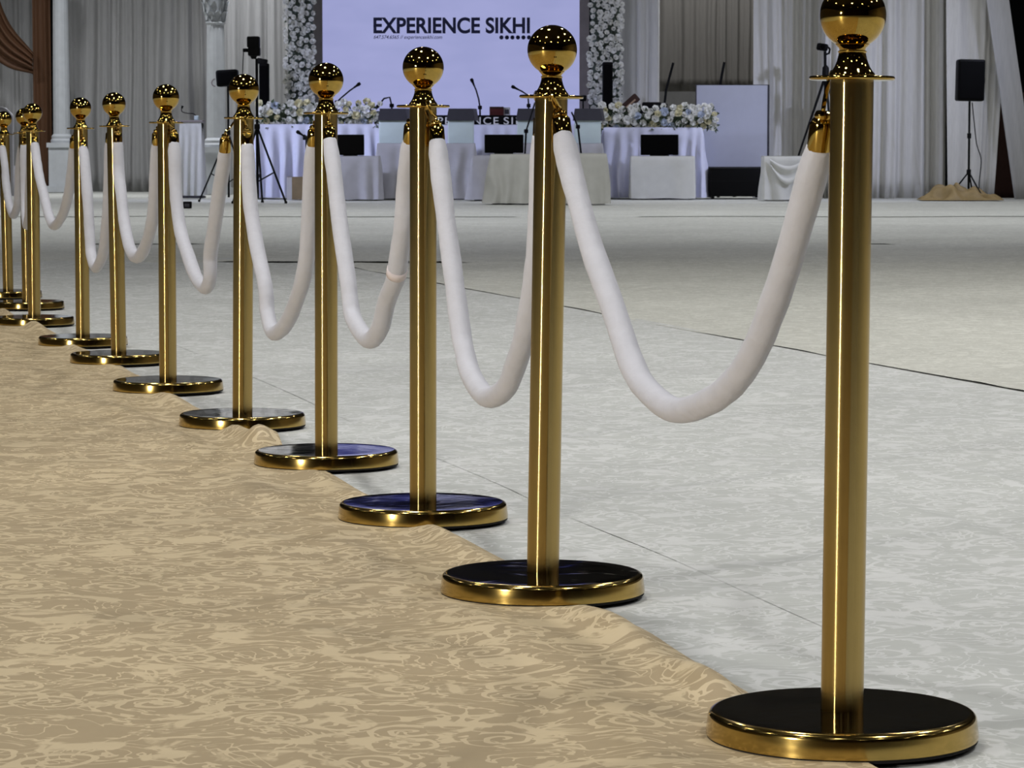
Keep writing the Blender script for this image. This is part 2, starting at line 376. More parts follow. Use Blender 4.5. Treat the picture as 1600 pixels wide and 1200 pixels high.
# beige runner: its right edge wanders under the row of bases
EDGE = [(1700, 1395), (1361, 1198), (1152, 1079), (1060, 1022), (1000, 986), (921, 953), (845, 908), (769, 869), (690, 828), (630, 800), (569, 773), (505, 736),
        (455, 712), (418, 692), (385, 676), (345, 655), (305, 638), (270, 617), (205, 583), (185, 571), (130, 546), (72, 515), (30, 497), (-40, 470), (-160, 425)]
epts = [floor_at(a, b) for a, b in EDGE]
epts = catmull(epts, 14)
back = epts[0] + (epts[0] - epts[8]).normalized() * 5
epts = [back, back * 0.5 + epts[0] * 0.5] + epts
def runner_fn():
    mb = MB(); n = len(epts); nu = 90; W = 3.1; vs = []
    puff = floor_at(425, 700); puff2 = floor_at(1075, 1040)
    for i, e in enumerate(epts):
        for k in range(nu + 1):
            t = (k / nu) ** 1.7; o = t * W                       # distance in from the edge
            x = e.x - N2.x * o; y = e.y - N2.y * o
            s = (Vector((x, y)) - O2).dot(D2); keep = near_base(x, y)
            h = 0.003
            fold = 0.5 + 0.9 * nz(s * 1.7, 2.0) + 0.4 * nz(s * 4.1, 6.0)
            fold = max(0.15, fold)
            # lifted hem, valley, and a long soft crease behind it
            h += keep * (0.030 * fold * math.exp(-((o - 0.045) / 0.030) ** 2) + 0.013 * max(0, 0.5 + nz(s * 1.1, 11)) * math.exp(-((o - 0.21 - 0.05 * nz(s, 3)) / 0.05) ** 2))
            h += keep * 0.004 * (nz(x * 3.1, y * 1.1, 2) + 0.6 * nz(x * 8, y * 3, 5) + 0.8)* min(1, o / 0.05)
            # long diagonal creases on the walking surface
            h += 0.007 * math.exp(-((o - 0.75 - 0.12 * s + 0.06 * nz(s * 1.4, 9)) / 0.035) ** 2) * max(0, nz(s * 0.8, 4) + 0.4)
            h += 0.005 * math.exp(-((o - 1.15 + 0.08 * s + 0.05 * nz(s * 1.4, 1)) / 0.04) ** 2)
            h += 0.034 * math.exp(-((x - puff.x) ** 2 + (y - puff.y) ** 2) / 0.07 ** 2)
            vs.append(Vector((x, y, h)))
    fs = [(i * (nu + 1) + k, i * (nu + 1) + k + 1, (i + 1) * (nu + 1) + k + 1, (i + 1) * (nu + 1) + k) for i in range(n - 1) for k in range(nu)]
    # thin turned-down hem so the runner has an edge
    b = len(vs); vs += [Vector((vs[i * (nu + 1)].x + 0.002, vs[i * (nu + 1)].y, -0.01)) for i in range(n)]
    fs += [(b + i, i * (nu + 1), (i + 1) * (nu + 1), b + i + 1) for i in range(n - 1)]
    return mb.add(vs, fs)
rn = runner_fn().build('aisle_runner', M['runner'], angle=60)
tag(rn, 'long beige damask cloth runner laid along the aisle beside the stanchions', 'runner')

# ------------------------------------------------------------------ stanchions
def arc(cx, cz, r, a0, a1, n): return [(cx + r * math.cos(a0 + (a1 - a0) * k / n), cz + r * math.sin(a0 + (a1 - a0) * k / n)) for k in range(n + 1)]
BASE = [(0.150, 0.0), (0.1605, 0.004), (0.1605, 0.008)] + [(0.1590, 0.020)] + arc(0.1500, 0.0245, 0.0085, 0, PI / 2, 6)
me_side = MB().lathe([(0.1575, 0.0025)] + BASE[1:], 96, close=False).mesh('base_side', M['gold_base'], True, 50)
TOP = [(0.1500, 0.0330), (0.147, 0.0329), (0.12, 0.0329), (0.08, 0.0330), (0.04, 0.0331), (0.0255, 0.0332)]
me_top = MB().lathe(TOP, 96, close=False).mesh('base_top', M['gold_top'], True, 60)
me_rub = MB().lathe([(0.13, 0.0), (0.1595, 0.0), (0.1598, 0.0035), (0.1575, 0.0036)], 96).mesh('rubber_ring', M['rubber'], True, 40)
me_pole = MB().lathe([(0.0253, 0.033), (0.0253, 0.2), (0.0253, 0.4), (0.0253, 0.6), (0.0253, 0.775)], 64, close=False).mesh('pole', M['gold_pole'], True, None)
me_plate = MB().lathe([(0.02, 0.7735), (0.0478, 0.7735)] + arc(0.0475, 0.776, 0.0025, -PI / 2, PI / 2, 6) + [(0.0455, 0.7785), (0.044, 0.7778), (0.02, 0.7778)], 64).mesh('top_plate', M['gold_ball'], True, 50)
NECK = [(0.0265, 0.7775), (0.0270, 0.7795), (0.0262, 0.7815), (0.0236, 0.7845), (0.0205, 0.7895), (0.0180, 0.7955), (0.0163, 0.8020), (0.0158, 0.8050), (0.0168, 0.8056), (0.0168, 0.8074), (0.0150, 0.8082),
        (0.0160, 0.8110), (0.0188, 0.8136), (0.0200, 0.8150), (0.0190, 0.8165)]
me_neck = MB().lathe(NECK, 48).mesh('neck', M['gold_ball'], True, 60)
me_ball = MB().lathe([(0.0385 * math.cos(a), 0.8486 + 0.0385 * math.sin(a)) for a in [(-84 + 168 * k / 40) * PI / 180 for k in range(41)]], 64).mesh('ball', M['gold_ball'], True, None)
SLAB = ['gold ball-top stanchion nearest the camera, at the right edge of the runner', 'gold ball-top stanchion second nearest, standing in front of the screen\'s right edge',
        'gold ball-top stanchion third from the camera, in front of the screen\'s middle', 'gold ball-top stanchion fourth from the camera, overlapping the screen\'s lower left corner',
        'gold ball-top stanchion fifth from the camera, beside a lump in the runner', 'gold ball-top stanchion sixth from the camera, in front of the draped lectern',
        'gold ball-top stanchion seventh from the camera, its base reaching behind the sixth', 'gold ball-top stanchion eighth from the camera, in front of the grey drapes',
        'gold ball-top stanchion ninth from the camera, in front of the bronze drape', 'gold ball-top stanchion tenth from the camera, half hidden behind the ninth',
        'gold ball-top stanchion farthest away, cut by the left picture edge']
for i, (x, y, lean) in enumerate(STN):
    t = thing('rope_stanchion', SLAB[i], 'stanchion', (x, y, 0.001), 0, 'gold stanchions along the runner')
    fwd = 0.0
    t.rotation_euler = (0, 0, (i * 1.7) % 6.28)
    b = link('base', me_side, t); link('base_top', me_top, b); link('rubber_ring', me_rub, b)
    # the post may stand a hair off plumb in its base
    tilt = Matrix.Rotation(lean / 0.83, 4, 'Y')
    inv = Matrix.Rotation(-((i * 1.7) % 6.28), 4, 'Z')
    for nm, me in (('pole', me_pole), ('top_plate', me_plate), ('neck', me_neck), ('ball', me_ball)):
        o = link(nm, me, t); o.matrix_local = inv @ tilt

# ------------------------------------------------------------------ ropes: sag traced in the upright plane between two stanchions
def crop(x0, y0, sc, pts): return [(x0 + a / sc, y0 + b / sc) for a, b in pts]
ROPES = [
 (1, 2, crop(0, 0, 1, [(879, 212), (890, 260), (903, 310), (925, 387), (956, 475), (985, 562), (1010, 608), (1057, 641), (1114, 624), (1154, 589), (1185, 536), (1209, 475), (1237, 387), (1262, 300), (1281, 225)])),
 (2, 3, crop(640, 200, 2.608, [(112, 55), (122, 150), (136, 270), (151, 400), (164, 500), (178, 600), (191, 700), (204, 800), (221, 900), (252, 1010), (318, 1097), (392, 1060), (437, 950), (468, 850), (498, 700), (518, 550), (528, 400), (535, 200), (540, 30)])),
 (3, 4, crop(480, 200, 3.333, [(118, 66), (136, 200), (153, 350), (171, 500), (192, 650), (213, 800), (224, 900), (244, 1000), (320, 1103), (380, 1040), (414, 900), (460, 780), (480, 650), (500, 500), (514, 300), (530, 160), (540, 60)])),
 (4, 5, crop(360, 200, 3.43, [(90, 90), (95, 200), (107, 400), (127, 550), (155, 700), (187, 850), (200, 1000), (234, 1098), (300, 1045), (358, 910), (391, 800), (413, 650), (424, 450), (434, 250), (446, 80)])),
 (5, 6, crop(240, 190, 4.286, [(137, 145), (142, 250), (146, 400), (155, 550), (175, 700), (198, 800), (232, 900), (267, 1000), (305, 1075), (352, 1112), (378, 1040), (379, 900), (400, 750), (422, 600), (442, 450), (466, 300), (478, 185)])),
 (6, 7, crop(100, 190, 4.8, [(404, 155), (406, 250), (413, 400), (430, 550), (446, 700), (464, 820), (488, 930), (530, 1010), (578, 1000), (622, 900), (650, 800), (668, 700), (684, 500), (692, 300), (696, 160)])),
 (7, 8, crop(100, 190, 4.8, [(143, 200), (155, 300), (172, 500), (185, 700), (193, 850), (205, 1000), (240, 1098), (290, 1000), (308, 880), (326, 700), (334, 500), (340, 300), (344, 150)])),
 (8, 9, crop(0, 140, 5, [(272, 425), (280, 500), (295, 600), (312, 700), (338, 800), (360, 900), (387, 1000), (424, 1062), (478, 1000), (515, 900), (538, 800), (552, 700), (568, 550), (576, 440)])),
 (9, 10, crop(0, 140, 5, [(186, 430), (184, 600), (188, 750), (193, 900), (198, 1000), (207, 1062), (222, 1000), (228, 900), (232, 750), (236, 600), (238, 430)])),
 (10, 11, crop(0, 140, 5, [(18, 450), (38, 600), (45, 700), (56, 800), (73, 900), (106, 980), (136, 900), (143, 800), (150, 650), (162, 500), (172, 440)])),
]
RLAB = ['white velour barrier rope between the two nearest stanchions, largest in view', 'white velour barrier rope between the second and third nearest stanchions',
        'white velour barrier rope with a pinkish band, between third and fourth stanchions', 'white velour barrier rope between the fourth and fifth stanchions, in front of the cardboard box',
        'white velour barrier rope between the fifth and sixth stanchions, sharply bent low', 'white velour barrier rope between the sixth and seventh stanchions, shallow sag',
        'white velour barrier rope between the seventh and eighth stanchions, deep and narrow', 'white velour barrier rope between the eighth and ninth stanchions',
        'white velour barrier rope between the ninth and tenth stanchions, mostly hidden', 'white velour barrier rope between the last two stanchions at the left edge']
me_cap = MB().lathe([(0.004, 0.0), (0.0085, 0.001), (0.0105, 0.005), (0.0095, 0.008), (0.0125, 0.011), (0.0142, 0.014), (0.0148, 0.030), (0.0152, 0.044), (0.0146, 0.047), (0.012, 0.047)], 24).mesh('end_cap', M['gold_ball'], True, 50)
for idx, (a, b, px) in enumerate(ROPES):
    A = Vector(STN[a - 1][:2]); B = Vector(STN[b - 1][:2]); dr = (A - B).normalized()
    # attachment: on the plate rims that face each other
    far0 = at(*px[0], (B + dr * 0.046).y); near0 = at(*px[-1], (A - dr * 0.046).y)
    p0 = Vector((far0.x, far0.y, 0)); p1 = Vector((near0.x, near0.y, 0))
    nrm = Vector((-(p1 - p0).y, (p1 - p0).x, 0)).normalized()
    pts = []
    for (u, v) in px:
        r = ray(u, v); t = (p0 - Vector((0, 0, CAMH))).dot(nrm) / r.dot(nrm)
        q = Vector((0, 0, CAMH)) + r * t
        pts.append(q)
    # keep the trace between the two ends
    L = (p1 - p0).length; e = (p1 - p0) / L
    out = []; last = -1
    for q in pts:
        s = max(0.0, min(L, (q - p0).dot(e))); s = max(s, last); last = s
        out.append(Vector((p0.x, p0.y, 0)) + e * s + Vector((0, 0, q.z)))
    pts = out
    zmid = (STN[a - 1][1] + STN[b - 1][1]) / 2
    root = thing('barrier_rope', RLAB[idx], 'rope', (pts[0].x, pts[0].y, 0.0), 0, 'white barrier ropes between the stanchions')
    org = Vector((pts[0].x, pts[0].y, 0))
    cl = catmull([p - org for p in pts], 8)
    n = len(cl); rr = []
    for k in range(n):
        t = k / (n - 1); r = 0.0182 + 0.0016 * nz(t * 9, idx * 3.3) + 0.0008 * nz(t * 31, idx)
        if t < 0.03: r = 0.0150 + (r - 0.0150) * t / 0.03
        if t > 0.97: r = 0.0150 + (r - 0.0150) * (1 - t) / 0.03
        rr.append(r)
    mb = MB().tube(cl, rr, 20)
    # soft lengthwise puckers
    vs = []
    for j, v in enumerate(mb.v):
        k = j // 20; c = cl[k]; d = Vector(v) - c
        vs.append(c + d * (1 + 0.05 * nz(j % 20 * 0.6 + idx, k * 0.10, 5) + 0.03 * nz(j % 20 * 1.3, k * 0.35, idx)))
    mb.v = vs
    mb.build('rope_sleeve', M['rope'], root, angle=None)
    if idx == 2:                                     # faint pinkish ring at a crease on this rope
        k0 = int(n * 0.70); MB().tube(cl[k0 - 1:k0 + 2], [rr[k] * 1.09 for k in range(k0 - 1, k0 + 2)], 20).build('pink_band', M['band'], root, angle=None)
    for end, S, sgn in ((0, B, 1), (-1, A, -1)):
        c = cl[end]; d = (cl[end] - cl[3 if end == 0 else -4]).normalized()
        d = (d + Vector((0, 0, 1.2))).normalized()
        cap = link('end_cap', me_cap, root)
        Q = (-d).to_track_quat('Z', 'Y'); cap.rotation_mode = 'QUATERNION'; cap.rotation_quaternion = Q
        top = c + d * 0.040; cap.location = top
        rim2 = S + dr * sgn * 0.043; 
        hole = Vector((rim2.x, rim2.y, 0.776)) - org
        up = Vector((0, 0, 1)); outw = Vector((dr.x * sgn, dr.y * sgn, 0))
        hk = catmull([top - d * 0.004, top + d * 0.006, (top + hole) / 2 + outw * 0.008, hole + outw * 0.010 + up * 0.002, hole + outw * 0.004 + up * 0.009, hole - outw * 0.004 + up * 0.006, hole - outw * 0.006 - up * 0.006], 5)
        MB().tube(hk, 0.0028, 8).build('hook', M['gold_ball'], root)

# ------------------------------------------------------------------ stage end: drapes
def curtain(name, label, mname, x0, x1, Y, z0=0.0, H=4.6, amp=0.07, folds=9.0, seed=0, shear=0.0, gather=0.0, gx=0.0, cat='curtain', parent=None, depth=0.0):
    """hanging cloth with real folds; shear slants it, gather pulls the bottom towards gx"""
    W = x1 - x0; nu = max(24, int(W / 0.022)); nv = 14
    def fn(u, v):
        z = z0 + (H - z0) * v; low = 1 - v
        ph = u * W * folds * (1 + 0.0) + 1.8 * nz(u * W * 1.6, seed * 7.7) + 0.25 * nz(u * W * 3, v * 2.0, seed)
        y = amp * (math.sin(ph * 2 * PI / 2.0) * (0.55 + 0.45 * nz(u * W * 2.1, seed + 3)) + 0.35 * math.sin(ph * 2 * PI * 1.31 + seed) + 0.15 * nz(u * W * 9, v * 1.5, seed))
        xx = x0 + W * u + shear * low * H * 0.25
        if gather: xx += (gx - xx) * gather * low ** 1.6
        return Vector((xx, Y + y * (0.75 + 0.4 * low) + depth * u, z))
    o = MB().grid(fn, nu, nv).build(name, M[mname], parent, angle=None)
    md = o.modifiers.new('thickness', 'SOLIDIFY'); md.thickness = 0.004
    return tag(o, label, cat) if parent is None else o
def ground(px, Y): return X(px, Y)
curtain('drape', 'pale grey drape behind the bronze swag at far left', 'drape_grey', X(-60, 54), X(56, 54), 54, folds=9, seed=1, H=4.7)
curtain('drape', 'wide grey pleated drape between the two plaster columns', 'drape_grey', X(104, 53.6), X(330, 53.6), 53.6, folds=6, amp=0.10, seed=2, H=4.7)
curtain('drape', 'light grey drape between right-hand column and left flower pillar', 'drape_grey', X(340, 50.5), X(452, 50.5), 50.5, folds=6, amp=0.09, seed=3, H=4.7)
curtain('drape', 'off-white sheer drape right of the right flower pillar', 'drape_white', X(960, 47.6), X(1030, 47.6), 47.6, folds=6, amp=0.05, seed=4, H=4.7)
curtain('drape', 'charcoal grey pleated curtain above the white panel', 'drape_dark', X(1018, 50), X(1190, 50), 50, z0=Z(143, 50), folds=7, amp=0.06, seed=5, H=4.7)
curtain('drape', 'pale drape with tight folds just right of the white panel', 'drape_white', X(1176, 46.4), X(1292, 46.4), 46.4, folds=7, amp=0.09, seed=6, H=4.7)
curtain('drape', 'white drape with broad folds behind the nearest stanchion\'s post', 'drape_white', X(1288, 45.8), X(1478, 45.8), 45.8, folds=5.5, amp=0.11, seed=7, H=4.7)
curtain('drape', 'white drape gathered to the left behind the speaker on its tripod', 'drape_white', X(1474, 45.3), X(1573, 45.3), 45.3, folds=6, amp=0.06, seed=8, H=4.7, gather=0.28, gx=X(1500, 45.3))
curtain('drape', 'slanting grey-white flap of drape at the right picture edge', 'drape_grey', X(1530, 45.0), X(1566, 45.0), 45.0, folds=5, amp=0.03, seed=9, H=3.4, shear=0.62)
curtain('drape', 'dark maroon cloth showing through the gap beside the gathered drape', 'wall_dark', X(1520, 46.3), X(1640, 46.3), 46.3, folds=5, amp=0.04, seed=12, H=1.6)
# bronze drape and its swag
YD = 52.6
curtain('bronze_drape', 'straight bronze-brown drape hanging left of a plaster column', 'drape_brown', X(53, YD), X(81, YD), YD, folds=9, amp=0.035, seed=10, H=4.7)
def swag():
    a = at(-60, -60, YD - 0.15); b = at(60, -160, YD - 0.15); mb = MB()
    # folds run from high on the left, sag and gather at the tie on the upright drape
    P = [at(-70, -150, YD), at(-20, -60, YD), at(12, 30, YD), at(54, 84, YD)]
    Q = [at(-150, -60, YD), at(-60, 40, YD), at(5, 100, YD), at(54, 116, YD)]
    ca, cb = catmull(P, 10), catmull(Q, 10); n = len(ca) - 1
    def fn(u, v):
        k = min(int(u * n), n - 1); f = u * n - k
        p = ca[k].lerp(ca[k + 1], f); q = cb[k].lerp(cb[k + 1], f)
        c = p.lerp(q, v); c.y += -0.10 - 0.055 * math.sin(v * 2 * PI * 4.5 + 1.5 * nz(u * 2, v * 3)) * (1 - 0.4 * u) - 0.12 * math.sin(v * PI)
        return c
    o = mb.grid(fn, 40, 60).build('swag_drape', M['drape_brown'], angle=None)
    o.modifiers.new('thickness', 'SOLIDIFY').thickness = 0.006
    tag(o, 'bronze-brown swag of cloth sweeping down to the upright drape', 'curtain')
swag()

# plaster columns
def column(label, px, Y, half, zped, ztop):
    t = thing('column', label, 'column', (X(px, Y), Y, 0.0)); r = half
    mb = MB().box(-r * 1.65, r * 1.65, -r * 1.65, r * 1.65, 0.015, 0.12); mb.box(-r * 1.4, r * 1.4, -r * 1.4, r * 1.4, 0.12, zped - 0.08); mb.box(-r * 1.6, r * 1.6, -r * 1.6, r * 1.6, zped - 0.08, zped)
    mb.build('pedestal', M['plaster'], t, smooth=False)
    MB().lathe([(r * 1.3, zped), (r * 1.34, zped + 0.04), (r * 1.2, zped + 0.07), (r * 1.24, zped + 0.11), (r * 1.02, zped + 0.15)], 28).build('base_moulding', M['plaster'], t)
    mb = MB(); n = 48; prof = [(r, zped + 0.15), (r * 0.97, (zped + ztop) / 2), (r * 0.9, ztop)]
    vs = []; fs = []
    for q, z in prof:
        for k in range(n):
            f = q * (1 - 0.05 * (k % 3 == 0)); an = 2 * PI * k / n; vs.append((f * math.cos(an), f * math.sin(an), z))
    for i in range(2):
        for k in range(n): fs.append((i * n + k, i * n + (k + 1) % n, (i + 1) * n + (k + 1) % n, (i + 1) * n + k))
    mb.add(vs, fs).build('shaft', M['plaster'], t)
    cap = MB().lathe([(r * 0.9, ztop), (r * 1.05, ztop + 0.03), (r * 0.95, ztop + 0.05), (r * 1.05, ztop + 0.2), (r * 1.35, ztop + 0.42), (r * 1.4, ztop + 0.46)], 24)
    cap.box(-r * 1.35, r * 1.35, -r * 1.35, r * 1.35, ztop + 0.46, ztop + 0.54)
    c = cap.build('capital', M['plaster'], t)
    lf = MB()
    for row, (zz, hh, ro) in enumerate(((ztop + 0.05, 0.17, 1.0), (ztop + 0.16, 0.22, 1.12))):
        for k in range(10):
            an = 2 * PI * (k + 0.5 * row) / 10
            def fl(u, v, an=an, zz=zz, hh=hh, ro=ro):
                wd = r * 0.32 * math.sin(PI * (0.15 + 0.85 * (1 - v))) * (u - 0.5) * 2; rad = r * ro + 0.05 * v ** 3 + 0.012 * math.cos(u * 12)
                return Vector((rad * math.cos(an) - wd * math.sin(an), rad * math.sin(an) + wd * math.cos(an), zz + hh * v - 0.05 * max(0, v - 0.8) * 5 * 0.2))
            lf.grid(fl, 4, 5)
    lf.build('acanthus_leaves', M['plaster'], c, angle=None)
column('white plaster column right of the bronze drape', 97, 52.4, 0.145, 0.86, 3.4)
column('white plaster column with leafy capital behind the speaker stands', 338, 49.6, 0.155, 0.78, 2.76)
# pilasters beside the screen, grey partition below the charcoal curtain
YS = 47.2
for k, (a, b) in enumerate(((489, 505), (905, 920))):
    struct(MB().box(X(a, YS), X(b, YS), YS - 0.12, YS + 0.1, 0.015, 5.0).build('trim_%d' % (k + 1), M['pilaster'], smooth=False))
struct(MB().box(X(1010, 48.8), X(1185, 48.8), 48.8, 48.9, 0.015, Z(143, 48.8)).build('wall_partition', mat('grey_partition', (128, 127, 126), 0.9), smooth=False))

# ------------------------------------------------------------------ LED screen
t = thing('led_screen', 'large lavender LED screen with dark lettering behind the stage', 'screen', ((X(505, YS) + X(905, YS)) / 2, YS, 0))
sw = (X(905, YS) - X(505, YS)) / 2
MB().box(-sw - 0.02, sw + 0.02, 0.03, 0.14, 1.05, 4.62).build('housing', M['dark'], t, smooth=False)
pan = MB().box(-sw, sw, -0.01, 0.028, 1.08, 3.72).build('display', M['screen'], t, smooth=False)
pb = MB().box(-sw, sw, -0.01, 0.028, 3.722, 4.60).build('display_header', M['screen_blue'], t, smooth=False)
for k, (x, z, wd, hh) in enumerate(((-1.45, 3.86, 0.55, 0.12), (-0.6, 4.36, 1.0, 0.14), (0.9, 4.2, 0.5, 0.12))):
    MB().rbox(x, x + wd, -0.014, -0.0105, z, z + hh, 0.05).build('light_band', M['screen_white'], pb)
for s in (-1, 1): MB().box(s * (sw - 0.4) - 0.03, s * (sw - 0.4) + 0.03, 0.05, 0.11, 0.015, 1.05).build('support_leg', M['dark_metal'], t, smooth=False)
def onscreen(name, body, px0, px1, py0, py1, **kw):
    a = at(px0, py1, YS - 0.013); b = at(px1, py0, YS - 0.013)
    me = text_mesh(name, body, M['ink'], b.x - a.x, b.z - a.z, **kw)
    o = link(name, me, pan); o.location = (a.x - t.location.x, -0.013, a.z); return o
onscreen('lettering', 'EXPERIENCE SIKHI', 583.5, 828, 27, 52.5, bold=0.03)
onscreen('small_lettering', '647.574.6565 // experiencesikhi.com', 584, 691, 55, 62.5, shear=0.25, bold=0.008)
for k in range(6):
    c = at(783.5 + 8.6 * k, 58.5, YS - 0.013)
    mb = MB(); Mx = Matrix.Translation((c.x - t.location.x, -0.0115, c.z)) @ Matrix.Rotation(PI / 2, 4, 'X')
    mb.lathe([(0.014 if k else 0.004, 0.0), (0.033, 0.0), (0.033, 0.002), (0.014 if k else 0.004, 0.002)], 16, Mx)
    if k: mb.box(c.x - t.location.x - 0.008, c.x - t.location.x + 0.008, -0.0135, -0.0115, c.z - 0.012, c.z + 0.012)
    mb.build('icon', M['ink'], pan, smooth=False)

# ------------------------------------------------------------------ flowers
def rose_mesh(name, m, seed):
    random.seed(seed); mb = MB()
    for ring, (R, h, n, open_) in enumerate(((1.0, 0.55, 6, 0.9), (0.72, 0.78, 5, 0.5), (0.42, 0.9, 4, 0.2))):
        for k in range(n):
            a = 2 * PI * (k + 0.37 * ring) / n; wd = 2 * PI / n * 0.62
            pts = []
            for (da, rr, zz) in ((-0.5, 0.35, 0), (0.5, 0.35, 0), (-1, 0.8 * R, h * 0.6), (1, 0.8 * R, h * 0.6), (-0.6, R, h), (0.6, R, h), (0, R * 1.08, h * (1 - 0.25 * open_) + 0.1)):
                an = a + da * wd; q = rr * (1 if rr > 0.36 else R); pts.append((q * math.cos(an), q * math.sin(an), zz + random.uniform(-0.04, 0.04)))
            mb.add(pts, [(0, 1, 3, 2), (2, 3, 5, 4), (4, 5, 6)])
    return mb.mesh(name, m, False)
ROSE = {c: [rose_mesh('rose', M['petal_' + c], s) for s in (1, 2)] for c in 'wyb'}
def rose(parent, loc, size, facing, c, rnd):
    o = link('rose', rnd.choice(ROSE[c]), parent); o.location = loc
    o.rotation_mode = 'QUATERNION'; o.rotation_quaternion = Vector(facing).to_track_quat('Z', 'Y') @ Matrix.Rotation(rnd.uniform(0, 6), 3, 'Z').to_quaternion(); o.scale = (size, size, size)
def leaves(parent, spots, size, m, rnd):
    mb = MB()
    for p in spots:
        d = Vector((rnd.uniform(-1, 1), rnd.uniform(-1, -0.1), rnd.uniform(-1, 1))).normalized(); sd = d.cross(Vector((rnd.uniform(-1, 1), 1, rnd.uniform(-1, 1)))).normalized(); nn = d.cross(sd)
        L_ = size * rnd.uniform(0.7, 1.4); p = Vector(p)
        mb.add([p, p + d * L_ * 0.5 + sd * L_ * 0.22, p + d * L_ * 0.5 - sd * L_ * 0.22, p + d * L_, p + d * L_ * 0.5 - nn * L_ * 0.06], [(0, 1, 4), (0, 4, 2), (1, 3, 4), (4, 3, 2)])
    return tag(mb.build('foliage', m, parent, smooth=False), kind='stuff')
def flower_pillar(label, px0, px1, seed, dens):
    rnd = random.Random(seed); Y = 46.6; xc = (X(px0, Y) + X(px1, Y)) / 2; hw = (X(px1, Y) - X(px0, Y)) / 2
    t = thing('flower_pillar', label, 'flower pillar', (xc, Y, 0.015)); H = 3.35
    MB().box(-hw * 0.86, hw * 0.86, 0.0, 0.16, 0, H).build('backing_frame', M['leaf_grey'], t, smooth=False)
    leaves(t, [(rnd.uniform(-hw, hw) * 0.9, rnd.uniform(-0.05, 0.0), rnd.uniform(1.2, H)) for _ in range(900)], 0.075, M['leaf_grey'], rnd)
    pts = []; tries = 0
    while len(pts) < dens and tries < 20000:
        tries += 1; p = (rnd.uniform(-hw, hw), rnd.uniform(1.25, H)); 
        if all((p[0] - q[0]) ** 2 + (p[1] - q[1]) ** 2 > 0.073 ** 2 for q in pts): pts.append(p)
    for (x, z) in pts:
        rose(t, (x, -0.05 - rnd.uniform(0, 0.05), z), rnd.uniform(0.036, 0.056), (x * 0.8 + rnd.uniform(-0.5, 0.5), -1, rnd.uniform(-0.4, 0.6)), 'w', rnd)
flower_pillar('tall pillar of white roses left of the lavender screen', 448, 492, 11, 165)
flower_pillar('tall pillar of white roses right of the lavender screen', 921, 971, 12, 190)
def garland(label, px0, px1, zt, Y, seed, nroses, front):
    rnd = random.Random(seed); x0, x1 = X(px0, Y), X(px1, Y); xc = (x0 + x1) / 2; hw = (x1 - x0) / 2
    t = thing('flower_garland', label, 'flowers', (xc, Y, zt))
    MB().tube([(-hw * 0.95, 0.02, 0.08), (0, 0.02, 0.09), (hw * 0.95, 0.02, 0.08)], 0.075, 10).build('moss_core', M['leaf'], t)
    leaves(t, [(rnd.uniform(-hw, hw), rnd.uniform(-0.13, 0.05), rnd.uniform(-0.05, 0.26)) for _ in range(int(430 * hw))], 0.085, M['leaf'], rnd)
    pts = []; tries = 0
    while len(pts) < nroses and tries < 9000:
        tries += 1; p = (rnd.uniform(-hw, hw), rnd.uniform(-0.03, 0.30))
        if all((p[0] - q[0]) ** 2 + (p[1] - q[1]) ** 2 > 0.078 ** 2 for q in pts): pts.append(p)
    for (x, z) in pts:
        rose(t, (x, -0.07 - 0.06 * math.sin(max(0, z) / 0.3 * PI), z), rnd.uniform(0.042, 0.07), (rnd.uniform(-0.5, 0.5), -1, rnd.uniform(-0.1, 0.9)), rnd.choice('wwwwwyyb'), rnd)

# ------------------------------------------------------------------ tables and cloth-covered pieces
def skirt_ring(w, d, n=160):
    """points around a rectangle, counter-clockwise, with tangent normals"""
    per = 2 * (w + d); out = []
    for k in range(n):
        s = per * k / n
        if s < w: out.append((-w / 2 + s, -d / 2, 0, -1))
        elif s < w + d: out.append((w / 2, -d / 2 + s - w, 1, 0))
        elif s < 2 * w + d: out.append((w / 2 - (s - w - d), d / 2, 0, 1))
        else: out.append((-w / 2, d / 2 - (s - 2 * w - d), -1, 0))
    return out
def draped(mb, w, d, z0, z1, amp=0.03, folds=7.0, flare=0.03, seed=0, n=200, rows=10, sag=0.0):
    R = skirt_ring(w, d, n); per = 2 * (w + d); vs = []; fs = []
    for j in range(rows + 1):
        v = j / rows
        for k, (x, y, nx, ny) in enumerate(R):
            s = per * k / n; ph = s * folds + 1.1 * nz(s * 1.4, seed * 3.1) + 0.35 * nz(s * 2, v * 2, seed)
            off = (amp * (0.5 + 0.5 * math.sin(ph * 2 * PI)) + amp * 0.5 * nz(s * 6, v * 1.3, seed)) * v ** 0.7 + flare * v
            zz = z1 - (z1 - z0) * v
            if j == rows: zz += 0.01 * (1 + nz(s * 3, seed))
            vs.append((x + nx * off, y + ny * off, zz))
    for j in range(rows):
        for k in range(n): fs.append((j * n + k, j * n + (k + 1) % n, (j + 1) * n + (k + 1) % n, (j + 1) * n + k))
    # rounded shoulder and slightly uneven top
    b = len(vs); 
    for k, (x, y, nx, ny) in enumerate(R): vs.append((x * 0.975, y * 0.96, z1 + 0.012 + 0.006 * nz(x * 5, y * 5, seed)))
    for k in range(n): fs.append((k, b + k, b + (k + 1) % n, (k + 1) % n))
    fs.append(tuple(b + k for k in range(n)))
    return mb.add(vs, fs)
